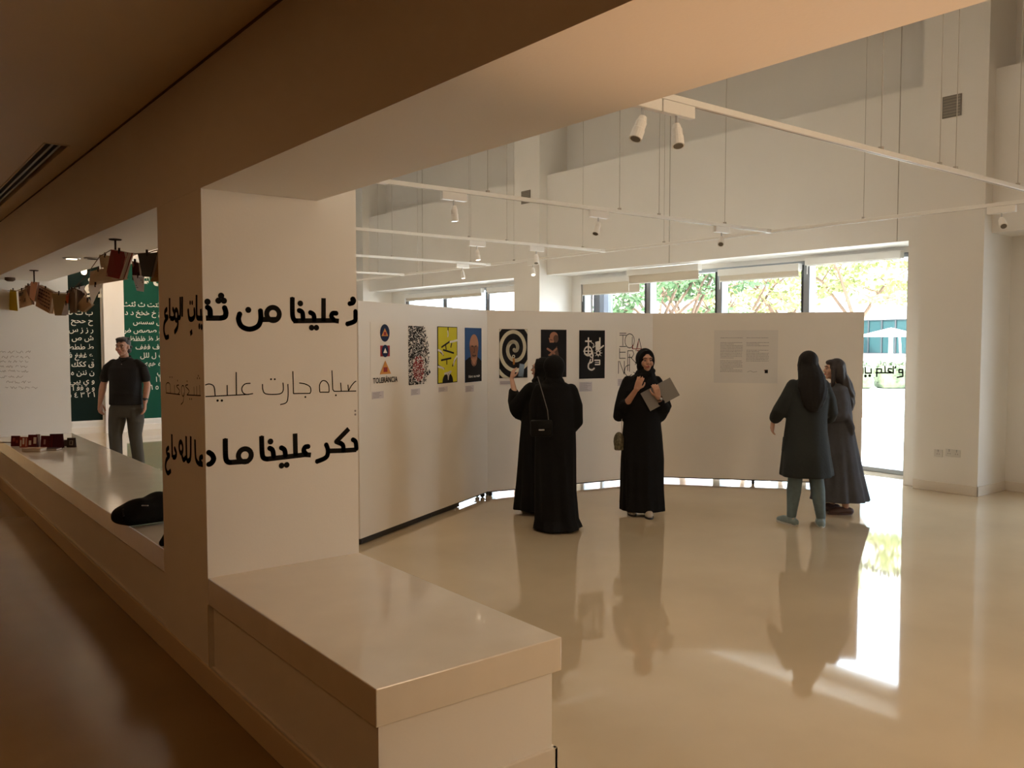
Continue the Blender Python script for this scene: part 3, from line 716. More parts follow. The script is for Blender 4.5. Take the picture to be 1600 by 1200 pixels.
# recessed ceiling downlights in the beam soffit and string fittings
for px, py in ((112, 403), (145, 403)):
    d = ray(px, py); s = (ZS-H)/d.z; x, y = d.x*s, d.y*s
    t = thing('downlight', 'round recessed downlight in the beam soffit, %s one' % ('left' if px < 130 else 'right'), 'downlight', (x, y, ZS))
    b = BM(); tube(b, [(0, 0, -.001), (0, 0, -.010)], [.075, .07], 24, caps=False); obj('bezel', b, STEEL, t)
    b = BM(); tube(b, [(0, 0, -.010), (0, 0, -.013)], [.045, .045], 20, caps=False); obj('lens', b, LENS if px < 130 else LENSOFF, t)
d = ray(8, 445); x, y = 1.55, 11.3
t = thing('smoke_detector', 'dark round detector on the soffit by the far pillar', 'detector', (1.5, 11.5, ZS))
b = BM(); tube(b, [(0, 0, -.001), (0, 0, -.03), (0, 0, -.045)], [.055, .055, .03], 20, caps=False); obj('housing', b, flat('detector', (.10, .06, .04)), t)

# ============================================================ HUNG BOOKS
XH = 1.545
PHK = Plane((XH, 0, 0), (0, 1, 0), (-1, 0, 0))
def paper(name, col):
    m = flat(name, col); nt = m.node_tree; t_ = nt.nodes.new('ShaderNodeBsdfTranslucent'); t_.inputs[0].default_value = (*col, 1); x_ = nt.nodes.new('ShaderNodeMixShader'); x_.inputs[0].default_value = .45
    nt.links.new(nt.nodes['Principled BSDF'].outputs[0], x_.inputs[1]); nt.links.new(t_.outputs[0], x_.inputs[2]); nt.links.new(x_.outputs[0], nt.nodes['Material Output'].inputs[0]); return m
PAPERM = paper('book_pages', (.70, .60, .48))
def hook(px, py, label):
    u, v = PHK.px(px, py)
    t = thing('ceiling_hook', label, 'hook', (XH, u, ZS))
    b = BM(); tube(b, [(0, 0, -.001), (0, 0, -.008)], [.045, .04], 16, caps=False); obj('plate', b, flat('hook_dark', (.03, .015, .012)) if 'hook_dark' not in bpy.data.materials else bpy.data.materials['hook_dark'], t)
    b = BM(); tube(b, [(0, 0, -.008), (0, 0, -.15), (.012, 0, -.165), (0, .0, -.18)], .007, 8); obj('rod', b, bpy.data.materials['hook_dark'], t)
    return u
hook(53, 424, 'dark ceiling hook above the pink hanging book'); hook(180, 372, 'dark ceiling hook above the red hanging book')
b = BM()
for q in ([(2, 452), (16, 455), (26, 456), (42, 450), (54, 441), (62, 447), (80, 457), (104, 459), (118, 452), (138, 430), (158, 402), (176, 392), (198, 396), (215, 398), (232, 397), (250, 392)],):
    pts = [PHK.px(*k) for k in q]
    tube(b, [(XH-.01, u, v+H*0+.006) for u, v in pts], .0035, 6)
tag(obj('string', b, flat('cord', (.16, .10, .07))), 'thin cord the books and pages hang from above the bench', 'string')
def hung(name, c, label, quad, col, th=.012, page=None, dx=0, back=None, mark=None, cat='book'):
    """quad: photo corners tl, tr, br, bl of the visible face, hanging in the cord's plane"""
    pl = Plane((XH-.02+dx, 0, 0), (0, 1, 0), (-1, 0, 0))
    P4 = [Vector((0, *pl.px(*q))) for q in quad]
    top = (P4[0]+P4[1])/2; org = Vector((XH-.02+dx, top.y, top.z))
    L = [Vector((0, p_.y-top.y, p_.z-top.z)) for p_ in P4]
    t = thing(name, label, cat, org, 0, 'books and pages hung on the cord')
    ax = (L[0]-L[1]).normalized() if (L[0]-L[1]).length else Vector((0, 1, 0))
    def slab(nm, m, x0, x1, k=1.0, kb=1.0):
        b = BM(); vs0 = []; vs1 = []
        for i, p_ in enumerate(L):
            q = Vector(p_)*k
            wob = .006*math.sin(3*i+len(label)) if x1-x0 < .004 else 0
            vs0.append(b.verts.new((x0+wob, q.y, q.z))); vs1.append(b.verts.new((x1+wob, q.y, q.z)))
        b.faces.new(vs0); b.faces.new(vs1[::-1])
        for i in range(4): b.faces.new((vs0[i], vs0[(i+1) % 4], vs1[(i+1) % 4], vs1[i]))
        return obj(nm, b, m, t)
    m1 = (flat if th > .004 else paper)('print_'+label.split()[0]+'_cover', col)
    if th > .004:
        slab('cover', m1, 0, .003); slab('page_block', PAPERM, .0035, th, .97); slab('back_cover', m1, th+.0005, th+.0035)
        if page:                                     # fanned open leaf seen beside the cover
            b = BM(); a0, a1 = L[1], L[2]; o1 = Vector((.03, page*.02, 0)); o2 = Vector((.05, page*.03, 0))
            vs = [b.verts.new(v) for v in (a0, a1, a1+o1, a0+o1)]; b.faces.new(vs); vs = [b.verts.new(v+Vector((.002, 0, 0))) for v in (a0, a1, a1+o2, a0+o2)]; b.faces.new(vs)
            obj('open_leaf', b, PAPERM, t)
    else: slab('page', m1, 0, .0015)
    if mark:
        b = BM(); cen = sum((Vector(v) for v in L), Vector())/4
        if mark[0] == 'frame':
            for k in (.86, .72):
                c_ = [cen+(v-cen)*k for v in L]; c2 = [cen+(v-cen)*(k-.035) for v in L]
                for i in range(4):
                    b.faces.new([b.verts.new((-.001, q.y, q.z)) for q in (c_[i], c_[(i+1) % 4], c2[(i+1) % 4], c2[i])])
        else:
            r_ = random.Random(len(label))
            U = (L[1]-L[0]); V = (L[3]-L[0])
            for k in range(mark[1]):
                v0 = .12+.76*k/mark[1]; x = .1
                while x < .85:
                    w_ = r_.uniform(.04, .16)
                    q = [L[0]+U*a_+V*b_ for a_, b_ in ((x, v0), (min(x+w_, .9), v0), (min(x+w_, .9), v0+.4/mark[1]), (x, v0+.4/mark[1]))]
                    b.faces.new([b.verts.new((-.001, q_.y, q_.z)) for q_ in q]); x += w_+.03
        obj('cover_print', b, flat('cp_'+label.split()[0], mark[2]), t)
    b = BM(); m_ = (L[0]+L[1])/2; box(b, -.006, .006, m_.y-.006, m_.y+.006, -.018, .022); obj('peg', b, bpy.data.materials['hook_dark'], t)
hung('hanging_book', 0, 'dark red book with gold frame hung under the right hook', [(175, 390), (198, 395), (187, 436), (164, 431)], (.30, .02, .02), .03, 1, -.05, mark=('frame', 0, (.26, .045, .03)))
hung('hanging_page', 0, 'beige page hanging just left of the dark red book', [(156, 398), (173, 400), (170, 420), (156, 418)], (.52, .40, .27), .0015, None, .06, cat='page')
hung('hanging_book', 0, 'open beige book spread wide below the red book', [(140, 424), (168, 418), (194, 436), (140, 446)], (.62, .48, .32), .02, None, .08)
hung('hanging_book', 0, 'nearly black book hung right of the red book', [(215, 397), (245, 394), (236, 433), (222, 432)], (.03, .022, .012), .022, 1, -.02)
hung('hanging_page', 0, 'brown written page half hidden by the lettered pillar', [(245, 392), (256, 391), (256, 441), (236, 440)], (.36, .21, .09), .0015, None, .0, mark=('lines', 9, (.22, .08, .03)), cat='page')
hung('hanging_book', 0, 'small dark brown book behind the white printed sheet', [(205, 408), (217, 411), (218, 440), (208, 438)], (.07, .035, .025), .015, None, .05)
hung('hanging_page', 0, 'white printed sheet hanging over the green banner', [(208, 430), (224, 431), (226, 456), (212, 454)], (.80, .77, .76), .0015, None, .02, mark=('lines', 6, (.18, .16, .17)), cat='page')
hung('hanging_page', 0, 'white torn page like a bird wing between hung books', [(137, 446), (162, 444), (150, 462), (144, 478)], (.82, .77, .70), .0015, None, .03, cat='page')
hung('hanging_page', 0, 'white creased sheet at the left edge of the dark banner title', [(118, 450), (131, 446), (131, 458), (127, 455)], (.85, .83, .84), .0015, None, .03, cat='page')
hung('hanging_book', 0, 'tilted tan book lowest in the middle of the cord', [(132, 463), (142, 476), (130, 488), (116, 480)], (.60, .46, .30), .02, None, .04)
hung('hanging_book', 0, 'dark brown book hanging in front of the dark banner', [(109, 449), (128, 452), (132, 460), (112, 488)], (.09, .06, .045), .02, None, .09)
hung('hanging_book', 0, 'narrow brown spine hanging beside the orange page', [(108, 452), (116, 452), (117, 489), (108, 489)], (.20, .14, .085), .02, None, .0)
hung('hanging_page', 0, 'orange and grey page right of the olive book', [(103, 459), (108, 457), (107, 474), (102, 473)], (.62, .18, .08), .0015, None, -.01, cat='page')
hung('hanging_page', 0, 'grey lower page right of the olive book', [(100, 474), (107, 474), (106, 492), (97, 492)], (.6, .55, .52), .0015, None, -.01, cat='page')
hung('hanging_book', 0, 'olive brown book hanging square at the middle left', [(81, 458), (104, 459), (100, 493), (85, 493)], (.32, .25, .12), .02, None, .02)
hung('hanging_book', 0, 'brown patterned book with dark lettering on its cover', [(60, 445), (83, 456), (77, 490), (56, 478)], (.45, .28, .16), .025, 1, .03, mark=('lines', 5, (.09, .035, .02)))
hung('hanging_book', 0, 'pale pink pointed book under the left hook', [(49, 440), (58, 441), (54, 472), (45, 464)], (.85, .55, .50), .015, None, -.03, mark=('lines', 4, (.8, .55, .5)))
hung('hanging_book', 0, 'reddish brown book left of the pink one', [(38, 446), (50, 446), (50, 476), (40, 474)], (.42, .17, .11), .015, None, .05)
hung('hanging_page', 0, 'beige page with a black blot left of the reddish book', [(28, 455), (40, 451), (50, 476), (31, 482)], (.58, .42, .28), .0015, None, .0, mark=('lines', 2, (.04, .03, .03)), cat='page')
hung('hanging_page', 0, 'olive yellow page, leftmost on the cord', [(15, 452), (26, 454), (27, 486), (11, 484)], (.50, .36, .05), .0015, None, .02, cat='page')

# ============================================================ BOOKLETS ON THE BENCH
PB = Plane((1.62, 0, 0), (0, 1, 0), (-1, 0, 0))
def bpt(px, py):
    d = ray(px, py); s = (ZC-H)/d.z; return d.x*s, d.y*s
def booklet(label, px, py, w_, h_, col, ang, th=.012, lie=False, pat=None, name='booklet', lean=.12):
    x, y = bpt(px, py)
    t = thing(name, label, 'booklet', (x, y, ZC+.0005), ang, 'booklets and cards on the far end of the bench')
    m1 = flat('booklet_'+label.split()[0]+label.split()[1], col, .45)
    if lie:
        b = BM(); box(b, -w_/2, w_/2, -h_/2, h_/2, 0, .003); box(b, -w_/2, w_/2, -h_/2, h_/2, th-.003, th); obj('cover', b, m1, t)
        b = BM(); box(b, -w_/2+.003, w_/2-.003, -h_/2+.003, h_/2-.003, .003, th-.003); obj('page_block', b, PAPERM, t)
        return
    for s in (-1, 1):                # stands open like a tent card
        R_ = Matrix.Rotation(s*lean, 4, 'X') ; R_.translation = Vector((0, s*h_*math.sin(lean), .0))
        b = BM(); box(b, -w_/2, w_/2, -.0015, .0015, 0, h_, mx=R_.to_4x4()); obj('cover', b, m1, t)
        if pat and s == -1:
            b = BM()
            for x0, x1, z0, z1 in pat[1]: box(b, -w_/2+x0*w_, -w_/2+x1*w_, -.0025, -.0016, z0*h_, z1*h_, mx=R_.to_4x4())
            obj('cover_print', b, flat('bp_'+label.split()[0]+label.split()[1], pat[0]), t)
RZ = -YAW
DR = (.085, .010, .012); LR = (.26, .05, .035); WB = (.55, .45, .36)
dots = [(.2, .45, .45, .8), (.55, .8, .3, .6)]
booklet('dark red booklet standing leftmost in the group', 25, 697, .10, .115, DR, RZ, pat=(LR, dots))
booklet('cream and red booklet with vertical stripes standing second', 39, 699, .105, .115, LR, RZ, pat=(WB, [(.05, .2, .1, .7), (.3, .5, .3, .9), (.65, .72, .1, .9)]))
booklet('maroon booklet with pale blots standing third', 52, 699, .10, .14, DR, RZ, pat=(WB, [(.1, .35, .2, .55), (.6, .9, .3, .8)]))
booklet('pale grey card standing among the maroon booklets', 60, 698, .05, .14, (.42, .36, .33), RZ)
booklet('wide maroon booklet standing in the middle', 74, 700, .14, .135, DR, RZ-.15, pat=((.32, .18, .16), [(.25, .42, .3, .7)]))
booklet('blackish maroon booklet standing tallest at the right', 89, 700, .14, .155, (.045, .008, .014), RZ+.1)
booklet('low dark card beside the white slip', 101, 697, .07, .07, (.06, .04, .035), RZ)
booklet('black card with pale ring standing rightmost', 112, 699, .095, .105, (.035, .022, .018), RZ, pat=((.20, .16, .12), [(.3, .7, .25, .32), (.3, .37, .3, .7), (.63, .7, .3, .7), (.3, .7, .66, .72)]))
booklet('flat tan book lying in front of the booklets', 54, 705, .20, .13, (.36, .22, .13), RZ, .035, True)
booklet('flat dark book lying beside the tan one', 82, 703, .15, .11, (.06, .03, .03), RZ, .02, True)
booklet('white slip of paper lying behind the right cards', 105, 690.5, .12, .12, (.75, .70, .62), RZ, .008, True)
x, y = bpt(11, 692); t = thing('pen', 'two thin pens lying at the left end of the booklets', 'pens', (x, y, ZC+.006), RZ)
for k in (-1, 1):
    b = BM(); tube(b, [(-.07, k*.03, 0), (.07, k*-.02, 0)], .005, 8); obj('barrel', b, flat('pen%d' % k, (.12, .08, .06)), t)

# black bag lying on the bench by the pillar
x, y = 1.72, 5.36
t = thing('bag', 'soft black bag lying on the bench behind the lettered pillar', 'bag', (x, y, ZC))
b = BM()
def bp3(px, py, z):  # point at height z above the bench
    d = ray(px, py); s = (ZC+z-H)/d.z; return Vector((d.x*s-x, d.y*s-y, z))
ax = [(bp3(187, 806, .06), .055), (bp3(200, 804, .075), .075), (bp3(222, 798, .09), .088), (bp3(250, 792, .10), .097), (bp3(285, 784, .10), .098)]
tube(b, [a_[0] for a_ in ax], [a_[1] for a_ in ax], 16)
e0 = bp3(187, 806, .055); ell(b, e0, (.05, .055, .052)); 
BAGM = mat('bag_cloth', (.008, .008, .009), .8, bump=.4, bscale=25, spec=.2)
bg_ = fuse('body', b, .008, BAGM, t, 4)
me = bg_.data
for v in me.vertices:
    if v.co.z < .002: v.co.z = .002+.0005*random.random()
    v.co.z += .004*math.sin(v.co.x*40+v.co.y*27)*(v.co.z/.1) if v.co.z > .02 else 0
b = BM(); q0, q1 = bp3(192, 800, .12), bp3(218, 790, .17)
tube(b, [bp3(184, 812, .012), bp3(181, 806, .05), bp3(190, 797, .10)], .006, 8); tube(b, [bp3(196, 813, .01), bp3(193, 805, .09), bp3(192, 796, .13)], .005, 8); obj('seam_tape', b, RUB, t)
b = BM(); tube(b, [bp3(222, 790, .183), bp3(231, 790, .186)], .004, 8); obj('zip_pull', b, STEEL, t)
t = thing('shoulder_strap', 'black strap end drooping at the pillar foot of the bench', 'strap', (1.42, 5.0, ZC))
b = BM(); tube(b, [(.10, .02, .13), (.03, .02, .10), (-.02, .03, .05), (-.045, .035, .012), (-.03, .09, .01)], [.022, .026, .024, .022, .012], 10); fz = fuse('webbing', b, .006, BAGM, t, 3)

# ============================================================ BANNERS
FA = {'b': 0xFE8F, 't': 0xFE95, 'th': 0xFE99, 'j': 0xFE9D, 'h': 0xFEA1, 'kh': 0xFEA5, 's': 0xFEB1, 'sh': 0xFEB5, 'sd': 0xFEB9, 'dd': 0xFEBD, 'tt': 0xFEC1, 'zz': 0xFEC5,
      'ain': 0xFEC9, 'gh': 0xFECD, 'f': 0xFED1, 'q': 0xFED5, 'k': 0xFED9, 'l': 0xFEDD, 'm': 0xFEE1, 'n': 0xFEE5, 'hh': 0xFEE9, 'y': 0xFEF1}
def tri(k): c = FA[k]; return chr(c+1)+chr(c+3)+chr(c+2)      # visual order: final, medial, initial
def iso(k): return chr(FA[k])
D_, R_2, Z_, W_, Al = '\uFEA9', '\uFEAD', '\uFEAF', '\uFEED', '\uFE8D'
rows = [tri('th')+' '+iso('th')+' '+tri('t')+' '+iso('t')+' '+iso('b'), D_+' '+D_+' '+tri('kh')+' '+iso('kh')+' '+tri('h')+' '+iso('h'), tri('s')+' '+iso('s')+' '+Z_+' '+Z_+' '+R_2,
        iso('dd')+' '+tri('sd')+' '+iso('sd')+' '+iso('sh'), tri('zz')+' '+iso('zz')+' '+tri('tt')+' '+iso('tt'), tri('f')+' '+iso('f')+' '+tri('gh')+' '+iso('ain'),
        tri('l')+' '+iso('l')+' '+tri('k')+' '+iso('q'), tri('hh')+' '+iso('hh')+' '+tri('n')+' '+iso('n'), tri('y')+' '+iso('y')+' '+W_, Al+' '+Al+' \uFED3\uFED3 '+W_+' '+W_, '٦ ٥ ٤ ٣ ٢ ١']
PBn = Plane((0, YF, 0), (1, 0, 0), (0, -1, 0))
def banner(x0, x1, z0, z1, m, label, tx0, tx1, rowpx, title, tp, tsz, refx):
    t = thing('banner', label, 'banner', ((x0+x1)/2, YF-.01, z0)); inv = Matrix.Translation(-t.location)
    b = BM(); box(b, x0, x1, YF-.022, YF-.002, z0, z1); bmesh.ops.transform(b, matrix=inv, verts=b.verts[:]); obj('sheet', b, m, t)
    pl = Plane((0, YF-.022, 0), (1, 0, 0), (0, -1, 0))
    b = BM(); box(b, x0-.02, x1+.02, YF-.03, YF-.002, z0-.045, z0); bmesh.ops.transform(b, matrix=inv, verts=b.verts[:]); obj('bottom_rail', b, WHITE, t)
    for py, txt in zip(rowpx, rows):
        z = pl.px(refx, py)[1]; b = BM()
        f = text_bm(txt, pl, (tx1, z-.02), .135, .002, .008, 'RIGHT', None)
        if f: f(b); bmesh.ops.transform(b, matrix=inv, verts=b.verts[:]); obj('text_row', b, IVW, t)
    b = BM(); f = text_bm(title, pl, (tp[0], tp[1]), tsz, .003, .02, 'LEFT', None); f(b); bmesh.ops.transform(b, matrix=inv, verts=b.verts[:]); obj('title', b, IVW, t)
IVW = flat('banner_white', (.72, .70, .62)); GRN = mat('banner_green', (.010, .072, .046), .75, var=.08, scale=2, spec=.1); DGN = mat('banner_dark_green', (.007, .017, .015), .75, var=.08, scale=2, spec=.1)
g0 = PBn.px(196, 600)[0]; d1 = PBn.px(159, 600)[0]
zb = PBn.px(240, 653)[1]; zb1 = PBn.px(140, 657)[1]
banner(g0, g0+1.35, zb, 3.22, GRN, 'bright green banner with rows of white arabic letters behind the man', g0+.10, g0+1.0, [478, 491, 505, 518, 531, 544, 557, 570, 583, 595, 607], '\uFE94\uFE8E\uFEA3\uFEAE\uFE97', (PBn.px(228, 445)[0]-.1, PBn.px(235, 446)[1]), .42, 240)
banner(d1-1.05, d1, zb1, 3.6, DGN, 'very dark green banner with arabic letters left of the man', d1-.80, d1-.13, [490, 503, 517, 530, 544, 557, 571, 584, 597, 608, 619], '\uFED2\uFEB7', (d1-.62, PBn.px(125, 463)[1]), .55, 130)
# pale pilaster between the banners, ledge under them
b = BM(); box(b, d1+.03, g0-.03, YF-.14, YF, 0, ZT); struct(obj('trim_3', b, WALL))
skirting('baseboard_far', [(XB, 6.19, YF-.03, YF-.0005, 0, .12)])
# small warm uplight clipped over the dark banner
x_, z_ = PBn.px(122, 428)
t = thing('picture_light', 'small glowing warm light in front of the dark banner title', 'light', (x_, YF-.5, z_)); b = BM(); tube(b, [(0, 0, 0), (0, 0, .09)], [.05, .05], 12); obj('lamp_head', b, mat('warm_lamp', (1, .80, .5), .3, emit=3), t)
b = BM(); tube(b, [(0, 0, .1), (0, 0, ZT-z_-.01)], .006, 6); obj('suspension_cable', b, CABLE, t)

# ============================================================ PEOPLE
def hand(bm, wrist, d, nrm, curl=.5, s=1.0, thumb=1, spread=.16):
    """palm plus five fingers; d = pointing direction, nrm = palm-side normal, thumb = side sign"""
    d = Vector(d).normalized(); nrm = Vector(nrm); nrm = (nrm-d*nrm.dot(d)).normalized(); sd = d.cross(nrm)*thumb
    wv = Vector(wrist)
    for k in (-1.0, -.33, .33, 1.0):
        tube(bm, [wv-d*.005+sd*k*.016*s, wv+d*.045*s+sd*k*.024*s, wv+d*.085*s+sd*k*.028*s], [.017*s, .0145*s, .0125*s], 10)
    for k, ln in ((1.0, .068), (.36, .078), (-.33, .072), (-1.0, .055)):
        p0 = wv+d*.085*s+sd*k*.028*s; a = 0; dd = (d+sd*k*spread).normalized(); pts = [p0]
        for j, f in enumerate((.45, .32, .25)):
            a += curl*(.6 if j == 0 else .75)
            pts.append(pts[-1]+(dd*math.cos(a)+nrm*math.sin(a))*ln*s*f)
        tube(bm, pts, [.0098*s, .0092*s, .0085*s, .0072*s], 8)
    p0 = wv+d*.02*s+sd*.026*s
    p1 = p0+(d*.65+sd*.75+nrm*.25).normalized()*.04*s; p2 = p1+(d*.9+sd*.25+nrm*.4).normalized()*.033*s; p3 = p2+(d*.9-sd*.1+nrm*.5).normalized()*.024*s
    tube(bm, [p0, p1, p2, p3], [.014*s, .012*s, .0105*s, .0085*s], 8)
def person(name, label, pos, rz, h, skin, head=(0, 0), arms=(), legs=(), male=False, vox=.0055, lean=0, hx=0, eyes=True, feet=True):
    """arms: (shoulder, elbow, wrist, handdir, palmnormal, curl, thumb). +Y forward, +X right-hand side."""
    k = h/1.7
    t = thing(name, label, 'person', (pos[0], pos[1], 0), rz)
    b = BM(); ws = 1.1 if male else .95
    loft(b, fine([(z*k, 0, cy*k, rx*k*ws, ry*k*ws) for z, cy, rx, ry in ((.80, 0, .10, .085), (.88, -.01, .14, .095), (.95, -.01, .145, .095), (1.05, .0, .13, .09), (1.2, .0, .135, .09), (1.32, 0, .125, .08), (1.375, -.01, .09, .06), (1.42, -.01, .055, .05))], 3), 28)
    nk = Vector((hx*.5, lean*.5, 1.41*k)); hc = Vector((hx, lean+.02*k, 1.587*k))
    tube(b, [nk+Vector((0, -.01, 0)), Vector((hx*.8, lean-.005, 1.50*k)), hc+Vector((0, -.015, -.03))*k], [.058*k, .052*k, .052*k], 14)
    R = Matrix.Rotation(head[0], 3, 'Z') @ Matrix.Rotation(head[1], 3, 'X')
    def hp(x, y, z): return hc+R @ Vector((x*k, y*k, z*k))
    def he(c, r): ell(b, hp(*c), [v*k for v in r], R)
    he((0, -.012, .028), (.073, .088, .083)); he((0, .012, -.015), (.064, .072, .082)); he((0, .035, -.060), (.045, .046, .045))
    he((0, .062, -.088), (.022, .018, .018)); he((0, .072, .028), (.052, .018, .022))
    he((-.036, .058, -.025), (.026, .026, .030)); he((.036, .058, -.025), (.026, .026, .030))
    tube(b, [hp(0, .080, .018), hp(0, .092, -.005), hp(0, .101, -.020)], [.008*k, .010*k, .012*k], 10)
    he((0, .092, -.024), (.018, .012, .009)); he((0, .078, -.052), (.025, .014, .014))
    for s in (-1, 1): he((s*.076, -.002, -.005), (.009, .018, .031))
    for sh, el_, wr, hd, pn, cu, th in arms:
        sh, el_, wr = [Vector(v) for v in (sh, el_, wr)]; q = 1.15 if male else .92
        tube(b, [sh+Vector((-.03*(1 if sh.x > 0 else -1), 0, .0)), sh, sh.lerp(el_, .5), el_], [.030*q, .036*q, .038*q, .036*q], 14)
        tube(b, [el_, el_.lerp(wr, .3), el_.lerp(wr, .75), wr], [.038*q, .040*q, .030*q, .024*q], 14)
        hand(b, wr, hd, pn, cu, k*(1.02 if male else .90), th)
    for hp_, kn, an, td in legs:
        hp_, kn, an = [Vector(v) for v in (hp_, kn, an)]; q = 1.1 if male else 1
        tube(b, [hp_, hp_.lerp(kn, .5), kn, kn.lerp(an, .3), kn.lerp(an, .75), an], [.068*q, .066*q, .055*q, .055*q, .040*q, .034*q], 16)
        td = Vector(td).normalized()
        tube(b, [an-td*.03+Vector((0, 0, -.04)), an+td*.03+Vector((0, 0, -.052)), Vector((an.x, an.y, .024))+td*.13], [.030, .028, .018], 12)
    body = fuse('body', b, vox, skin, t, 3)
    if eyes:
        for s in (-1, 1):
            b = BM(); ell(b, hp(s*.031, .073, .004), [.0125*k, .0115*k, .0060*k], R, 2); ey = obj('eye', b, EYEW, t, True)
            b = BM(); ell(b, hp(s*.031, .0825, .004), [.0070*k, .0045*k, .0056*k], R, 2); obj('iris', b, IRIS, ey, True)
            b = BM(); tube(b, [hp(s*.050, .077, .026), hp(s*.033, .088, .032), hp(s*.014, .089, .028)], [.0035*k, .0045*k, .004*k], 6); obj('eyebrow', b, HAIR, t, True)
            b = BM(); tube(b, [hp(s*.043, .079, .010), hp(s*.031, .084, .013), hp(s*.020, .082, .008)], [.0012*k, .0018*k, .0012*k], 6); obj('eyelashes', b, HAIR, t, True)
        b = BM(); tube(b, [hp(-.022, .083, -.054), hp(0, .094, -.051), hp(.022, .083, -.054)], [.003*k, .0055*k, .003*k], 8); tube(b, [hp(-.018, .084, -.059), hp(0, .092, -.060), hp(.018, .084, -.059)], [.003*k, .006*k, .003*k], 8)
        obj('mouth', b, LIP, t, True)
    return t, hp, R, k
def folds(n1, amp, z0, z1, ph=0):
    def f(a, z):
        t = min(max((z1-z)/(z1-z0), 0), 1)
        return amp*t*(.6*math.sin(n1*a+ph+.8*math.sin(z*2.2))+.4*math.sin((n1*2-1)*a+ph*2+z*1.3))+.004*math.sin(5*a+z*9)
    return f
def shoe(parent, ank, td, m, sole, L=.25, name='shoe', hi=.07):
    td = Vector((td[0], td[1], 0)).normalized(); a = Vector((ank[0], ank[1], 0)); b = BM()
    tube(b, [a-td*.05+Vector((0, 0, .035)), a+td*.02+Vector((0, 0, .042)), a+td*.10+Vector((0, 0, .034)), a+td*(L-.085)+Vector((0, 0, .026))], [.036, .040, .042, .028], 16)
    if hi > .05: tube(b, [a+Vector((0, 0, .03)), a+Vector((0, 0, hi+.02))], [.042, .041], 14)
    s = fuse(name, b, .006, m, parent, 2)
    for v in s.data.vertices: v.co.z = max(v.co.z, .008)
    b = BM(); n = td.cross(Vector((0, 0, 1))); q = []
    for i in range(20):
        an = 2*PI*i/20; q.append(a+td*(.055+(L/2+.012)*math.cos(an))+n*(.044*math.sin(an)*(1+.12*math.cos(an))))
    lo = [b.verts.new(v+Vector((0, 0, .0005))) for v in q]; h_ = [b.verts.new(v+Vector((0, 0, .018))) for v in q]
    b.faces.new(lo[::-1]); b.faces.new(h_)
    for i in range(20): b.faces.new((lo[i], lo[(i+1) % 20], h_[(i+1) % 20], h_[i]))
    obj('sole', b, sole, s)
def hijab(t, hp, R, k, m, drape=True, back=True, rx=.098):
    b = BM()
    ell(b, hp(0, -.030, .022), [rx*k, .104*k, .112*k], R)
    ell(b, hp(0, -.022, -.055), [.088*k, .092*k, .085*k], R)
    ell(b, hp(0, .012, -.112), [.070*k, .068*k, .040*k], R)
    n0 = hp(0, -.02, -.10)
    loft(b, fine([(n0.z-.18*k, n0.x*.5, .00, .185*k, .135*k), (n0.z-.13*k, n0.x*.6, .005, .165*k, .125*k), (n0.z-.07*k, n0.x*.8, n0.y*.6, .120*k, .105*k), (n0.z, n0.x, n0.y+.005, .090*k, .088*k)], 3), 40, fold=lambda a, z: .025*math.sin(6*a+z*20))
    # wound edge framing the face and fold across the neck
    rim = [hp(.074*math.cos(a), .047-.012*abs(math.cos(a)), .004+.098*math.sin(a)) for a in [2*PI*i/22 for i in range(23)]]
    tube(b, rim, .013*k, 8, caps=False)
    tube(b, [hp(-.085, .0, -.10), hp(-.03, .065, -.135), hp(.05, .07, -.15), hp(.11, .02, -.17)], [.022*k, .026*k, .028*k, .024*k], 10)
    return fuse('headscarf', b, .0075, m, t, 3)
def robe(t, k, rings, m, sleeves=(), fold=None, name='robe', vox=.010, sm=3):
    b = BM(); loft(b, fine(rings, 5), 84, fold)
    for pts, rad, fv, sq in sleeves: tube(b, pts, rad, 22, flatv=fv, squash=sq)
    o = fuse(name, b, vox, m, t, sm)
    return o
def facing(deg): return math.radians(deg)
BACK, FRONT, LEFT_ = -37.8, 142.2, 52.2

# ---- woman photographing the spiral poster (profile to the left)
tA, hpA, RA, kA = person('person', 'woman in black abaya and scarf raising a phone to photograph the spiral poster', (5.55, 6.66), facing(2), 1.565, SKIN2,
    head=(.62, .05), arms=[((.16, 0, 1.26), (.24, .10, 1.07), (.20, .31, 1.36), (-.05, .10, 1), (-1, .2, 0), .35, 1), ((-.16, 0, 1.26), (-.18, .16, 1.06), (-.10, .36, 1.35), (.35, .1, 1), (1, -.1, 0), .35, -1)],
    legs=[((.08, 0, .84), (.08, .02, .45), (.09, -.02, .08), (.1, 1, 0)), ((-.08, 0, .84), (-.08, .02, .45), (-.09, .02, .08), (-.1, 1, 0))])
hijab(tA, hpA, RA, kA, ABAYA)
robe(tA, kA, [(.045, -.08, 0, .235, .22), (.3, -.07, 0, .215, .20), (.7, -.055, 0, .195, .18), (1.0, -.03, 0, .19, .165), (1.2, 0, 0, .205, .145), (1.29, 0, -.005, .17, .11), (1.335, 0, -.01, .08, .075)], ABAYA,
    [([(.14, 0, 1.25), (.25, .10, 1.05), (.24, .20, 1.16), (.215, .265, 1.245)], [.085, .12, .085, .052], (0, 0, 1), 1.0), ([(-.14, 0, 1.25), (-.19, .15, 1.04), (-.15, .24, 1.14), (-.12, .31, 1.22)], [.085, .115, .08, .05], (0, 0, 1), 1.0)], folds(7, .09, .05, 1.05, 1))
for s in (-1, 1): shoe(tA, (s*.09, 0), (s*.1, 1), RUB, RUB, .23, hi=0)
b = BM(); rr = random.Random(4)
def emb(u, z, r_): return Vector((r_*math.cos(u), r_*math.sin(u)*.88, z))
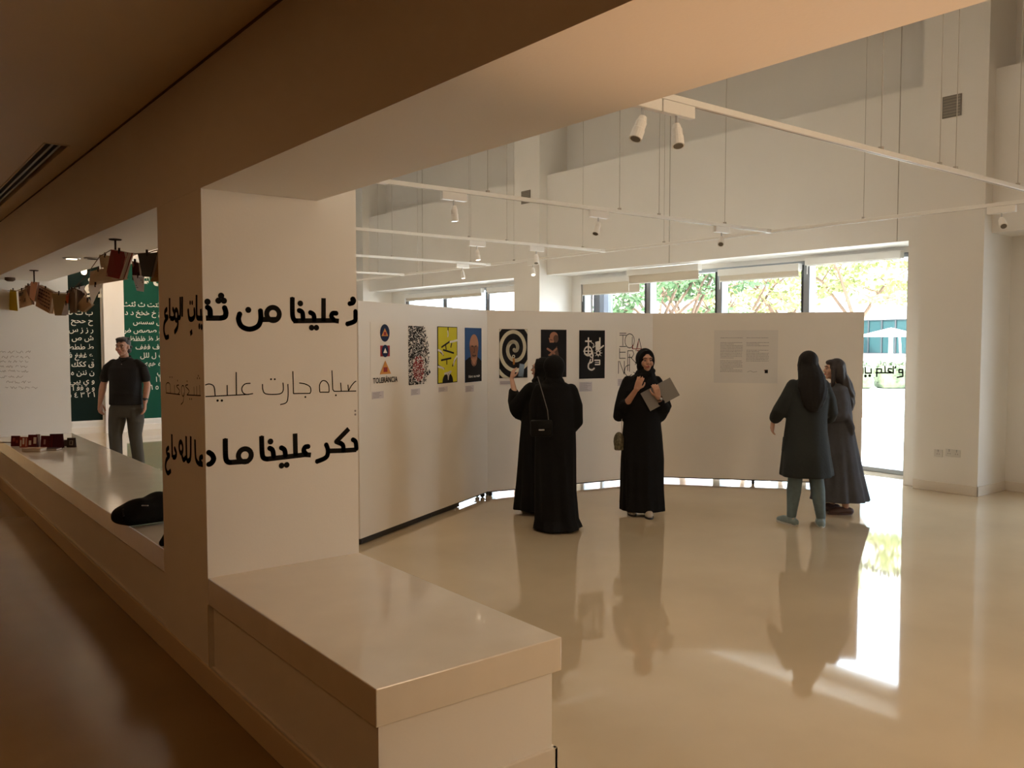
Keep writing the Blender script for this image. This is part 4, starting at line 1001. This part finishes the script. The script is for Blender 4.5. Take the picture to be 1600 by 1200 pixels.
for k in range(9):
    a0, z0 = 2.75+rr.uniform(-.25, .28), .80+rr.uniform(-.06, .06)
    tube(b, [emb(a0+.02*j, z0+.012*math.sin(j*1.7+k), .215) for j in range(4)], .0022, 5)
obj('embroidery', b, flat('embroidery_grey', (.22, .22, .24)), tA)
# phone
def place(t, v): return Matrix.Rotation(t.rotation_euler.z, 4, 'Z') @ Vector(v)+t.location
ph = thing('phone', 'pale blue grey smartphone held up towards the spiral poster', 'phone', place(tA, (.055, .385, 1.435)), tA.rotation_euler.z)
b = BM(); box(b, -.068, .068, -.004, .004, -.034, .034, bev=.003, mx=Matrix.Rotation(.15, 4, 'Y') @ Matrix.Rotation(PI/2, 4, 'Y')); obj('case', b, flat('phone_blue', (.22, .28, .34), .3), ph)
b = BM(); box(b, -.030, .030, -.0052, -.0042, -.062, .062, mx=Matrix.Rotation(.15, 4, 'Y')); obj('screen', b, flat('phone_screen', (.30, .38, .46), .15), ph)

# ---- woman seen from behind
tB, hpB, RB, kB = person('person', 'woman in black abaya seen from behind with a bag strap across her back', (5.13, 5.96), facing(BACK), 1.60, SKIN2,
    head=(.1, 0), arms=[((.15, 0, 1.30), (.17, .02, 1.03), (.10, .20, .98), (-.6, 1, 0), (0, 0, 1), .6, -1), ((-.15, 0, 1.30), (-.17, .02, 1.03), (-.10, .20, .98), (.6, 1, 0), (0, 0, 1), .6, 1)],
    legs=[((.08, 0, .84), (.08, .02, .45), (.09, 0, .08), (.1, 1, 0)), ((-.08, 0, .84), (-.08, .02, .45), (-.09, 0, .08), (-.1, 1, 0))], hx=-.015)
hijab(tB, hpB, RB, kB, ABAYA, rx=.108)
robe(tB, kB, [(.02, .02, -.02, .225, .24), (.10, .01, -.01, .20, .20), (.35, .0, 0, .19, .19), (.7, .0, 0, .19, .18), (1.0, .0, 0, .185, .165), (1.2, 0, 0, .19, .145), (1.32, 0, -.005, .165, .11), (1.37, 0, -.01, .085, .075)], ABAYA,
    [([(.14, 0, 1.29), (.175, .0, 1.15), (.175, .02, 1.0), (.14, .12, .93)], [.068, .078, .085, .07], (0, 1, 0), 1), ([(-.14, 0, 1.29), (-.17, .0, 1.15), (-.165, .02, 1.0), (-.13, .12, .93)], [.068, .074, .075, .07], (0, 1, 0), 1)], folds(6, .085, .02, 1.1, .4))
sb = thing('shoulder_bag', 'small black shoulder bag on a pale chain strap worn across the back', 'bag', place(tB, (-.135, -.195, .96)), tB.rotation_euler.z)
b = BM(); box(b, -.10, .10, -.03, .03, -.075, .075, bev=.02); obj('body', b, mat('bag_leather', (.004, .004, .004), .5, spec=.15), sb, True)
b = BM(); box(b, -.095, .095, -.036, -.026, -.01, .072, bev=.006); obj('flap', b, bpy.data.materials['bag_leather'], sb, True)
b = BM(); tube(b, [(-.02, -.036, -.012), (.02, -.036, -.012)], .007, 8); obj('clasp', b, STEEL, sb)
b = BM(); pts = catmull_pts = [(.065, .02, .06), (.055, .015, .16), (.015, .015, .30), (-.02, .07, .42), (-.03, .13, .455)]
tube(b, pts, [.008]*5, 6, squash=.5); obj('strap', b, flat('strap_grey', (.16, .15, .14), .35), sb)

# ---- woman facing the camera with a folder
tC, hpC, RC, kC = person('person', 'woman in black abaya facing the camera with raised hands and a grey folder', (6.27, 5.95), facing(FRONT), 1.655, SKIN,
    head=(.12, .0), arms=[((.165, 0, 1.33), (.20, .02, 1.06), (.085, .20, 1.275), (-.35, .10, 1), (-.2, -1, .2), .5, -1), ((-.165, 0, 1.33), (-.215, .04, 1.06), (-.125, .20, 1.20), (.25, .12, 1), (.2, -1, .1), .6, 1)],
    legs=[((.08, 0, .86), (.08, .02, .46), (.10, -.02, .08), (.1, 1, 0)), ((-.08, 0, .86), (-.06, .04, .46), (-.045, .10, .07), (0, 1, 0))], hx=-.03)
hijab(tC, hpC, RC, kC, ABAYA)
robe(tC, kC, [(.045, -.01, .02, .22, .20), (.25, -.01, 0, .215, .19), (.55, -.01, 0, .215, .18), (.8, -.005, 0, .20, .165), (1.05, 0, 0, .175, .14), (1.25, 0, 0, .195, .13), (1.36, 0, -.005, .17, .10), (1.41, 0, -.01, .08, .07)], ABAYA,
    [([(.14, 0, 1.34), (.175, .0, 1.22), (.195, .0, 1.08), (.235, .0, .99)], [.062, .072, .085, .06], (0, 1, 0), .8), ([(.19, .03, 1.07), (.17, .07, 1.12)], [.072, .055], (0, 1, 0), .8),
     ([(-.14, 0, 1.34), (-.18, .0, 1.22), (-.215, .02, 1.09), (-.18, .02, .99)], [.062, .072, .080, .06], (0, 1, 0), .8), ([(-.21, .05, 1.06), (-.17, .14, 1.13)], [.070, .050], (0, 1, 0), .8)], folds(7, .085, .04, 1.05, 2))
for s, q in ((1, (.10, -.02)), (-1, (-.045, .12))): shoe(tC, q, (0, 1), mat('ballet_flat', (.42, .36, .30), .4) if s == 1 else bpy.data.materials['ballet_flat'], RUB, .22, hi=0)
wt = BM(); tube(wt, [(-.150, .172, 1.172), (-.141, .182, 1.186)], [.031, .031], 16, caps=False); wo = obj('wristwatch', wt, flat('watch_strap', (.10, .06, .04), .4), tC)
b = BM(); ell(b, (-.152, .212, 1.18), (.013, .008, .013), None, 2); obj('dial', b, STEEL, wo, True)
fo = thing('folder', 'grey folder held tilted against the chest by the woman facing the camera', 'folder', place(tC, (-.155, .155, 1.215)), tC.rotation_euler.z)
Mx = Matrix.Rotation(.50, 4, 'Y') @ Matrix.Rotation(.12, 4, 'X')
b = BM(); box(b, -.165, .165, -.002, .004, -.095, .105, bev=.001, mx=Mx); obj('cover', b, flat('folder_grey', (.22, .205, .19), .5), fo)
b = BM(); box(b, -.162, .162, -.007, -.0025, -.092, .102, mx=Mx); obj('page_block', b, PAPERM, fo)
bgc = thing('handbag', 'small patterned olive handbag hanging on a chain at her side', 'bag', place(tC, (.235, .03, .74)), tC.rotation_euler.z)
b = BM(); ell(b, (0, 0, 0), (.055, .045, .095), None, 3); box(b, -.045, .045, -.03, .03, -.09, .04, bev=.01); fuse('body', b, .006, mat('bag_pattern', (.10, .085, .045), .5, var=.7, scale=45), bgc, 2)
b = BM(); tube(b, [(-.03, 0, .08), (-.028, .0, .16), (-.028, 0, .30)], .0035, 6); obj('chain', b, flat('chain_pale', (.5, .47, .42), .3), bgc)

# ---- woman from behind in dark knee length coat, jeans, pale blue sneakers
COAT = mat('coat_green_black', (.022, .027, .029), .8, bump=.2, bscale=50, spec=.25); JEANS = mat('grey_blue_leggings', (.105, .15, .165), .75, var=.1, scale=20)
tD, hpD, RD, kD = person('person', 'woman with long black hair and dark knee length coat seen from behind', (7.08, 4.60), facing(BACK), 1.645, SKIN2,
    head=(-.15, -.05), arms=[((.165, 0, 1.32), (.235, .0, 1.07), (.24, .20, 1.01), (.2, 1, .25), (0, .2, 1), .5, 1), ((-.165, 0, 1.32), (-.27, .03, 1.08), (-.285, .13, .97), (.0, .35, -1), (1, .1, 0), .45, -1)],
    legs=[((.09, 0, .86), (.10, .03, .46), (.135, -.02, .09), (.25, 1, 0)), ((-.09, 0, .86), (-.10, .02, .46), (-.12, .05, .09), (-.35, 1, 0))], eyes=True)
robe(tD, kD, [(.475, 0, 0, .245, .20), (.50, 0, 0, .245, .20), (.7, -.01, 0, .218, .185), (.9, -.015, 0, .195, .16), (1.05, -.01, 0, .185, .145), (1.22, 0, 0, .20, .135), (1.34, 0, -.005, .175, .10), (1.395, 0, -.01, .085, .07)], COAT,
    [([(.14, 0, 1.33), (.195, .0, 1.19), (.225, .03, 1.07), (.235, .10, 1.02)], [.062, .068, .070, .064], (0, 1, 0), 1), ([(-.14, 0, 1.33), (-.20, .0, 1.20), (-.255, .02, 1.09), (-.28, .07, 1.02)], [.062, .068, .070, .060], (0, 1, 0), 1)], folds(5, .06, .47, 1.1, .7), 'coat')
b = BM(); tube(b, [(-.225, -.02, .84), (-.235, -.02, .72)], [.012, .012], 8); obj('pocket_edge', b, COAT, tD)
b = BM()
for s, kn, an in ((1, (.10, .03, .46), (.135, -.02, .085)), (-1, (-.10, .02, .46), (-.12, .05, .085))):
    kn, an = Vector(kn), Vector(an); tube(b, [(s*.09, 0, .80), kn, kn.lerp(an, .35), kn.lerp(an, .8), an], [.095, .067, .067, .050, .044], 18)
box(b, -.1, .1, -.06, .06, .74, .84); fuse('leggings', b, .008, JEANS, tD, 3)
SNK = mat('sneaker_blue', (.20, .27, .29), .7)
shoe(tD, (.135, -.02), (.25, 1), SNK, flat('sole_pale', (.5, .5, .48)), .25); shoe(tD, (-.12, .05), (-.45, 1), SNK, bpy.data.materials['sole_pale'], .25)
b = BM(); ell(b, hpD(0, -.022, .022), [.092, .100, .100], RD)
c0 = hpD(0, -.055, 0); loft(b, fine([(1.09, .0, -.155, .035, .02), (1.14, -.005, -.155, .085, .030), (1.22, 0, -.150, .120, .042), (1.32, 0, -.125, .140, .055), (1.42, 0, -.085, .122, .070), (1.52, c0.x, c0.y+.02, .098, .082), (1.60, c0.x, c0.y+.035, .080, .078)], 4), 60, lambda a, z: .03*math.sin(14*a+3*math.sin(z*7)))
fuse('hair', b, .007, HAIR, tD, 2)

# ---- woman in long grey dress, profile to the left, long wavy hair
DRESS = mat('charcoal_dress', (.075, .078, .092), .85, bump=.3, bscale=35, spec=.2, var=.1, scale=9)
tE, hpE, RE, kE = person('person', 'woman in long charcoal dress with wavy dark hair in left profile by the window', (7.86, 4.80), facing(LEFT_), 1.56, SKIN2,
    head=(-.10, .05), arms=[((-.125, 0, 1.21), (-.17, -.02, 1.0), (-.13, .21, 1.03), (.2, 1, .05), (.5, 0, 1), .35, 1), ((.13, 0, 1.21), (.165, .06, 1.0), (.06, .235, .95), (-.2, .9, -.45), (-1, 0, .3), .5, 1)],
    legs=[((.08, 0, .82), (.09, -.03, .44), (.10, -.03, .08), (0, 1, 0)), ((-.08, 0, .82), (-.09, -.06, .44), (-.10, -.09, .08), (.0, 1, 0))])
robe(tE, kE, [(.135, 0, -.07, .26, .285), (.16, 0, -.07, .26, .28), (.4, 0, -.055, .23, .235), (.7, 0, -.035, .20, .185), (.92, 0, -.02, .18, .155), (1.08, 0, -.01, .185, .145), (1.2, 0, -.01, .19, .13), (1.28, 0, -.015, .165, .10), (1.32, 0, -.015, .08, .07)], DRESS,
    [([(-.13, 0, 1.245), (-.165, -.01, 1.12), (-.18, -.01, 1.0), (-.16, .08, 1.0)], [.055, .062, .066, .055], (0, 1, 0), 1), ([(.14, 0, 1.25), (.165, 0, 1.10), (.18, .05, 1.0), (.13, .13, .98)], [.07, .078, .072, .055], (0, 1, 0), 1),
     ([(-.18, -.05, 1.0), (-.18, -.10, .88), (-.17, -.12, .83)], [.055, .05, .02], (0, 1, 0), .7)], folds(9, .08, .13, 1.0, .3), 'dress')
SAN = mat('sandal_brown', (.10, .055, .05), .5)
shoe(tE, (.10, -.03), (0, 1), SAN, SAN, .23, 'sandal', 0); shoe(tE, (-.10, -.09), (0, 1), SAN, SAN, .23, 'sandal', 0)
b = BM(); ell(b, hpE(0, -.030, .030), [.088, .090, .090], RE); ell(b, hpE(0, .01, .075), [.06, .075, .035], RE)
c0 = hpE(0, -.06, 0); loft(b, fine([(1.04, -.01, -.135, .06, .035), (1.12, 0, -.13, .115, .06), (1.22, 0, -.105, .145, .080), (1.32, 0, -.075, .120, .085), (1.42, c0.x, c0.y+.008, .092, .078), (1.50, c0.x, c0.y+.02, .085, .075)], 4), 60, lambda a, z: .05*math.sin(9*a+4*math.sin(z*16)))
tube(b, [hpE(-.072, .028, .02), hpE(-.082, .018, -.06), hpE(-.095, .02, -.14), hpE(-.085, .03, -.21)], [.020, .024, .022, .012], 10)
fuse('hair', b, .007, mat('brown_hair', (.022, .016, .017), .5, bump=.6, bscale=60, stretch=(1, 1, .08)), tE, 2)

# ---- man in black polo
tM, hpM, RM, kM = person('person', 'smiling man in black polo shirt and grey trousers walking behind the bench', (2.87, 12.05), facing(FRONT+4), 1.785, mat('skin_tan', (.36, .17, .10), .5, var=.05, scale=30),
    head=(-.12, -.06), arms=[((.185, 0, 1.42), (.295, -.02, 1.17), (.315, .05, .93), (.0, .12, -1), (-1, .2, 0), .5, -1), ((-.185, 0, 1.42), (-.27, -.02, 1.17), (-.262, .05, .93), (.0, .12, -1), (1, .2, 0), .55, 1)],
    legs=[((.11, 0, .90), (.13, .05, .50), (.12, .04, .09), (.15, 1, 0)), ((-.11, 0, .90), (-.10, -.02, .50), (-.10, -.14, .09), (-.1, 1, 0))], male=True, hx=.02)
POLO = mat('polo_black', (.011, .009, .008), .8, bump=.2, bscale=60, spec=.2); TRS = mat('trousers_grey', (.055, .048, .038), .85, bump=.2, bscale=30, spec=.2)
robe(tM, kM, [(.90, 0, 0, .215, .145), (.93, 0, .0, .215, .15), (1.05, 0, .015, .205, .16), (1.2, 0, .01, .205, .145), (1.38, 0, 0, .215, .135), (1.45, 0, -.005, .185, .11), (1.49, 0, -.01, .13, .09), (1.525, 0, -.01, .075, .07)], POLO,
    [([(.15, 0, 1.455), (.225, 0, 1.385), (.275, -.01, 1.25)], [.055, .066, .064], (0, 1, 0), 1), ([(-.15, 0, 1.455), (-.22, 0, 1.385), (-.256, -.01, 1.25)], [.055, .066, .064], (0, 1, 0), 1)], folds(6, .02, .9, 1.3), 'polo_shirt')
b = BM(); tube(b, [(-.07, .0, 1.525), (-.045, .065, 1.515), (0, .10, 1.475), (.045, .065, 1.515), (.07, 0, 1.525), (.05, -.06, 1.54), (-.05, -.06, 1.54), (-.07, 0, 1.525)], .014, 8, caps=False); obj('collar', b, POLO, tM, True)
b = BM(); ell(b, (0, .128, 1.44), (.006, .004, .006), None, 2); obj('button', b, EYEW, tM, True)
b = BM()
loft(b, fine([(.74, 0, -.01, .20, .13), (.86, 0, -.01, .21, .14), (.99, 0, -.005, .190, .125)], 3), 40)
for s, kn, an in ((1, (.13, .05, .50), (.12, .04, .08)), (-1, (-.10, -.02, .50), (-.10, -.14, .08))):
    tube(b, [(s*.105, 0, .84), (s*.12, .01, .68), kn, (Vector(kn)+Vector(an))/2, an], [.115, .108, .085, .078, .074], 20)
fuse('trousers', b, .009, TRS, tM, 3)
shoe(tM, (.12, .04), (.15, 1), RUB, RUB, .28, hi=0); shoe(tM, (-.10, -.14), (-.1, 1), RUB, RUB, .28, hi=0)
b = BM(); tube(b, [(-.264, .044, .985), (-.263, .048, .965)], [.036, .036], 16, caps=False); tube(b, [(-.266, .06, .975), (-.268, .082, .975)], [.018, .018], 14, caps=False); obj('wristwatch', b, RUB, tM)
b = BM(); ell(b, hpM(0, -.030, .045), [.086, .094, .086], RM); ell(b, hpM(0, .025, .095), [.072, .068, .030], RM); ell(b, hpM(.058, -.045, -.055), [.038, .042, .045], RM); ell(b, hpM(-.045, -.05, -.05), [.038, .042, .040], RM)
for k in range(26):
    a = random.uniform(0, 2*PI); ell(b, hpM(.066*math.cos(a), -.02+.075*math.sin(a), random.uniform(.05, .105)), [.018, .02, .015], RM, 2)
    if k < 9: ell(b, hpM(random.uniform(-.07, .085), -.085, random.uniform(-.08, .03)), [.020, .02, .02], RM, 2)
fuse('hair', b, .006, mat('short_hair', (.016, .011, .009), .6, bump=.8, bscale=90), tM, 2)

# ============================================================ OUTSIDE
GND = mat('pale_paving', (.72, .70, .66), .8, var=.05, scale=.6); STUC = mat('white_stucco', (.80, .78, .76), .8, var=.02, scale=.3); PINK = mat('pink_render', (.50, .40, .40), .8, var=.03, scale=.4)
TEAL = mat('teal_glass', (.018, .052, .056), .3, spec=.2); CYAN = mat('cyan_glass', (.30, .43, .46), .3, spec=.3)
b = BM(); box(b, 11.0, 160, -90, 120, -.4, -.01); struct(obj('ground', b, GND))
# planes square to the view through the big window: pixel column -> direction
def out(px, dist):  # ground point at forward distance
    d = ray(px, 532); d.z = 0; return d*dist/ (d.dot(Vector((fw.x, fw.y, 0)).normalized()))
def building(name, label, pa, pb, da, db, floors, m, depth=8, cat='building'):
    """facade from pixel column pa (distance da) to pb (distance db); floors: list of (z0,z1,material,columns)"""
    A, B_ = out(pa, da), out(pb, db); A.z = B_.z = 0; u = (B_-A); L = u.length; ang = math.atan2(u.y, u.x)
    t = thing(name, label, cat, A, ang)
    top = floors[0]
    b = BM(); box(b, 0, L, 0, depth, 0, top, bev=.03); obj('walls', b, m, t)
    b = BM(); box(b, -.15, L+.15, -.25, depth, top, top+.3, bev=.03); obj('parapet', b, STUC, t)
    for z0, z1, gm, n, x0, x1 in floors[1:]:
        W = (x1-x0)*L/n
        for i in range(n):
            xx = x0*L+i*W
            f = BM(); fr = .05
            for q in ((xx, xx+W, z0, z0+fr), (xx, xx+W, z1-fr, z1), (xx, xx+fr, z0, z1), (xx+W-fr, xx+W, z0, z1)): box(f, q[0], q[1], -.10, .02, q[2], q[3])
            fo_ = obj('window', f, WHITE if gm is CYAN else DKM, t)
            g = BM(); box(g, xx+fr, xx+W-fr, -.05, -.03, z0+fr, z1-fr); obj('pane', g, gm, fo_)
    return t
building('office_building', 'white building across the yard with a dark teal glass front and blue upper windows', 1180, 1520, 58, 44, [13, (1.0, 2.95, TEAL, 12, .30, 1.0), (6.4, 9.6, CYAN, 12, .12, 1.0)], STUC)
building('annex_building', 'pink rendered building at the left end of the large window', 780, 1012, 26, 24, [9, (4.6, 5.6, TEAL, 3, .05, .5)], PINK)
building('plain_building', 'plain white building behind the trees', 1000, 1215, 47, 46, [12], STUC)
# hedge
LEAF = mat('leaf_green', (.13, .23, .10), .6, var=.3, scale=2); LEAFY = mat('leaf_yellow_green', (.31, .34, .13), .6, var=.3, scale=2); BARK = mat('bark', (.20, .13, .09), .85, var=.2, scale=5, bump=.5, bscale=20); HEDG = mat('hedge_leaf', (.13, .17, .09), .7, var=.4, scale=5)
def leaves(name, parent, m, blobs, n, size, seed, drop=.0):
    r_ = random.Random(seed); V = []; Fc = []
    for _ in range(n):
        c, R_ = r_.choice(blobs); d = Vector((r_.gauss(0, 1), r_.gauss(0, 1), r_.gauss(0, 1))); d.normalize(); d *= r_.random()**.45
        p_ = Vector(c)+Vector((d.x*R_[0], d.y*R_[1], d.z*R_[2]))
        a = Vector((r_.gauss(0, 1), r_.gauss(0, 1), r_.gauss(0, .45)-drop)).normalized(); n_ = a.cross(Vector((r_.gauss(0, 1), r_.gauss(0, 1), r_.gauss(0, 1)))).normalized()
        l = size*r_.uniform(.6, 1.3); w_ = l*.28; i = len(V)
        V += [p_, p_+a*l*.5+n_*w_, p_+a*l, p_+a*l*.5-n_*w_]; Fc.append((i, i+1, i+2, i+3))
    me = bpy.data.meshes.new(name); me.from_pydata([tuple(v) for v in V], [], Fc); me.materials.append(m)
    o = bpy.data.objects.new(name, me); C.objects.link(o); o.parent = parent; o['kind'] = 'stuff'; return o
def tree(label, px, dist, h, trunks, m, spread, seed, n=2600, fan=1.0):
    p_ = out(px, dist); t = thing('tree', label, 'tree', (p_.x, p_.y, 0)); r_ = random.Random(seed)
    b = BM(); tips = []
    for (dx, bend) in trunks:
        base = Vector((dx*.25, -dx*.2, -.02)); fork = Vector((dx*.9+bend, -dx*.7, h*.42))
        tube(b, [base, base.lerp(fork, .5)+Vector((bend*.3, 0, 0)), fork], [.11, .085, .065], 10)
        for k in range(6):
            a = 2*PI*k/6+r_.uniform(-.4, .4); l = spread*r_.uniform(.55, 1); tip = fork+Vector((math.cos(a)*l, math.sin(a)*l, h*r_.uniform(.08, .42)))
            mid = fork.lerp(tip, .5)+Vector((0, 0, h*.06)); tube(b, [fork, mid, tip], [.045, .028, .010], 7); tips += [tip, mid.lerp(tip, .4)]
            for j in range(2):
                tp = mid+Vector((r_.uniform(-.6, .6), r_.uniform(-.6, .6), r_.uniform(.1, .6))); tube(b, [mid, tp], [.018, .006], 6); tips.append(tp)
    obj('trunk', b, BARK, t, True)
    blobs = [(tp+Vector((r_.uniform(-.3, .3), r_.uniform(-.3, .3), 0)), (r_.uniform(.3, .7)*fan, r_.uniform(.3, .7)*fan, r_.uniform(.06, .16)*fan)) for tp in tips for _ in (0, 1)]
    leaves('foliage', t, m, blobs, n, .15, seed, .35)
    return t
tree('green feathery tree seen through the second window pane', 1040, 19.5, 4.7, [(.0, -.25), (.25, .3)], LEAF, 1.9, 1, 3600)
tree('twin stemmed yellow green tree seen through the third pane', 1192, 22, 4.9, [(-.3, -.25), (.35, .2)], LEAFY, 1.8, 2, 3000)
tree('yellow green tree with bare fine branches right of the display boards', 1343, 19.5, 4.9, [(.0, -.15)], LEAFY, 1.7, 3, 2400)
for i, (pa, pb, lab, m_) in enumerate(((1306, 1359, 'bright green rounded shrub under the lettering', LEAF), (1372, 1450, 'grey green clipped hedge beyond the paving', HEDG), (1185, 1296, 'hedge hidden mostly behind the right display board', HEDG))):
    A = out((pa+pb)/2, 31.5); hw = abs((pb-pa)/2/F*31); t = thing('hedge', lab, 'hedge', (A.x, A.y, 0), -YAW)
    b = BM(); box(b, -hw, hw, -.5, .5, -.012, .82, bev=.15); obj('core', b, HEDG, t)
    leaves('foliage', t, m_, [((x*hw/5, random.uniform(-.3, .3), .55), (.22, .5, .45)) for x in range(-4, 5)], 2200, .14, 20+i)
# garden umbrella
A = out(1392, 40); t = thing('garden_umbrella', 'white garden umbrella standing in front of the teal glass', 'umbrella', (A.x, A.y, 0), -YAW)
b = BM(); tube(b, [(0, 0, -.01), (0, 0, 2.2)], .10, 10, caps=False); obj('pole', b, STUC, t)
b = BM(); tube(b, [(.55, 0, -.01), (.4, 0, 2.0)], .05, 8, caps=False); obj('pole', b, STUC, t)
b = BM(); n = 8; ring = [b.verts.new((1.5*math.cos(2*PI*k/n), 1.5*math.sin(2*PI*k/n), 1.98)) for k in range(n)]; rl = [b.verts.new((1.5*math.cos(2*PI*k/n), 1.5*math.sin(2*PI*k/n), 1.92)) for k in range(n)]; ap = b.verts.new((0, 0, 2.35)); al = b.verts.new((0, 0, 2.28))
for k in range(n): b.faces.new((ring[k], ring[(k+1) % n], ap)); b.faces.new((rl[(k+1) % n], rl[k], al)); b.faces.new((ring[k], rl[k], rl[(k+1) % n], ring[(k+1) % n]))
obj('canopy', b, STUC, t)
for px, dist, h, lab in ((942, 16, 2.75, 'grey bollard lamp outside the left pane of the large window'), (1176, 26, 2.55, 'small dark box lamp outside the third pane')):
    A = out(px, dist); t = thing('outdoor_lamp', lab, 'lamp', (A.x, A.y, 0)); hd = (.55 if dist < 20 else .30); rd = .18 if dist < 20 else .15
    b = BM(); tube(b, [(0, 0, -.01), (0, 0, h-hd)], .05, 8, caps=False); obj('post', b, GREYM, t)
    b = BM(); tube(b, [(0, 0, h-hd), (0, 0, h)], rd, 14, caps=False); obj('lamp_head', b, flat('lamp_grey', (.20, .22, .26)) if 'lamp_grey' not in bpy.data.materials else bpy.data.materials['lamp_grey'], t)
# body for the added, unseen uplight that warms the beam soffit
t = thing('added_uplight', 'small dark uplight added under the beam for the soffit glow, below the frame', 'lamp', (1.72, 1.05, 0))
b = BM(); tube(b, [(0, 0, .001), (0, 0, .22)], [.07, .07], 16, caps=False); obj('body', b, DKM, t)
b = BM(); tube(b, [(0, 0, .221), (0, 0, .226)], [.055, .055], 16, caps=False); obj('lens', b, LENS, t)
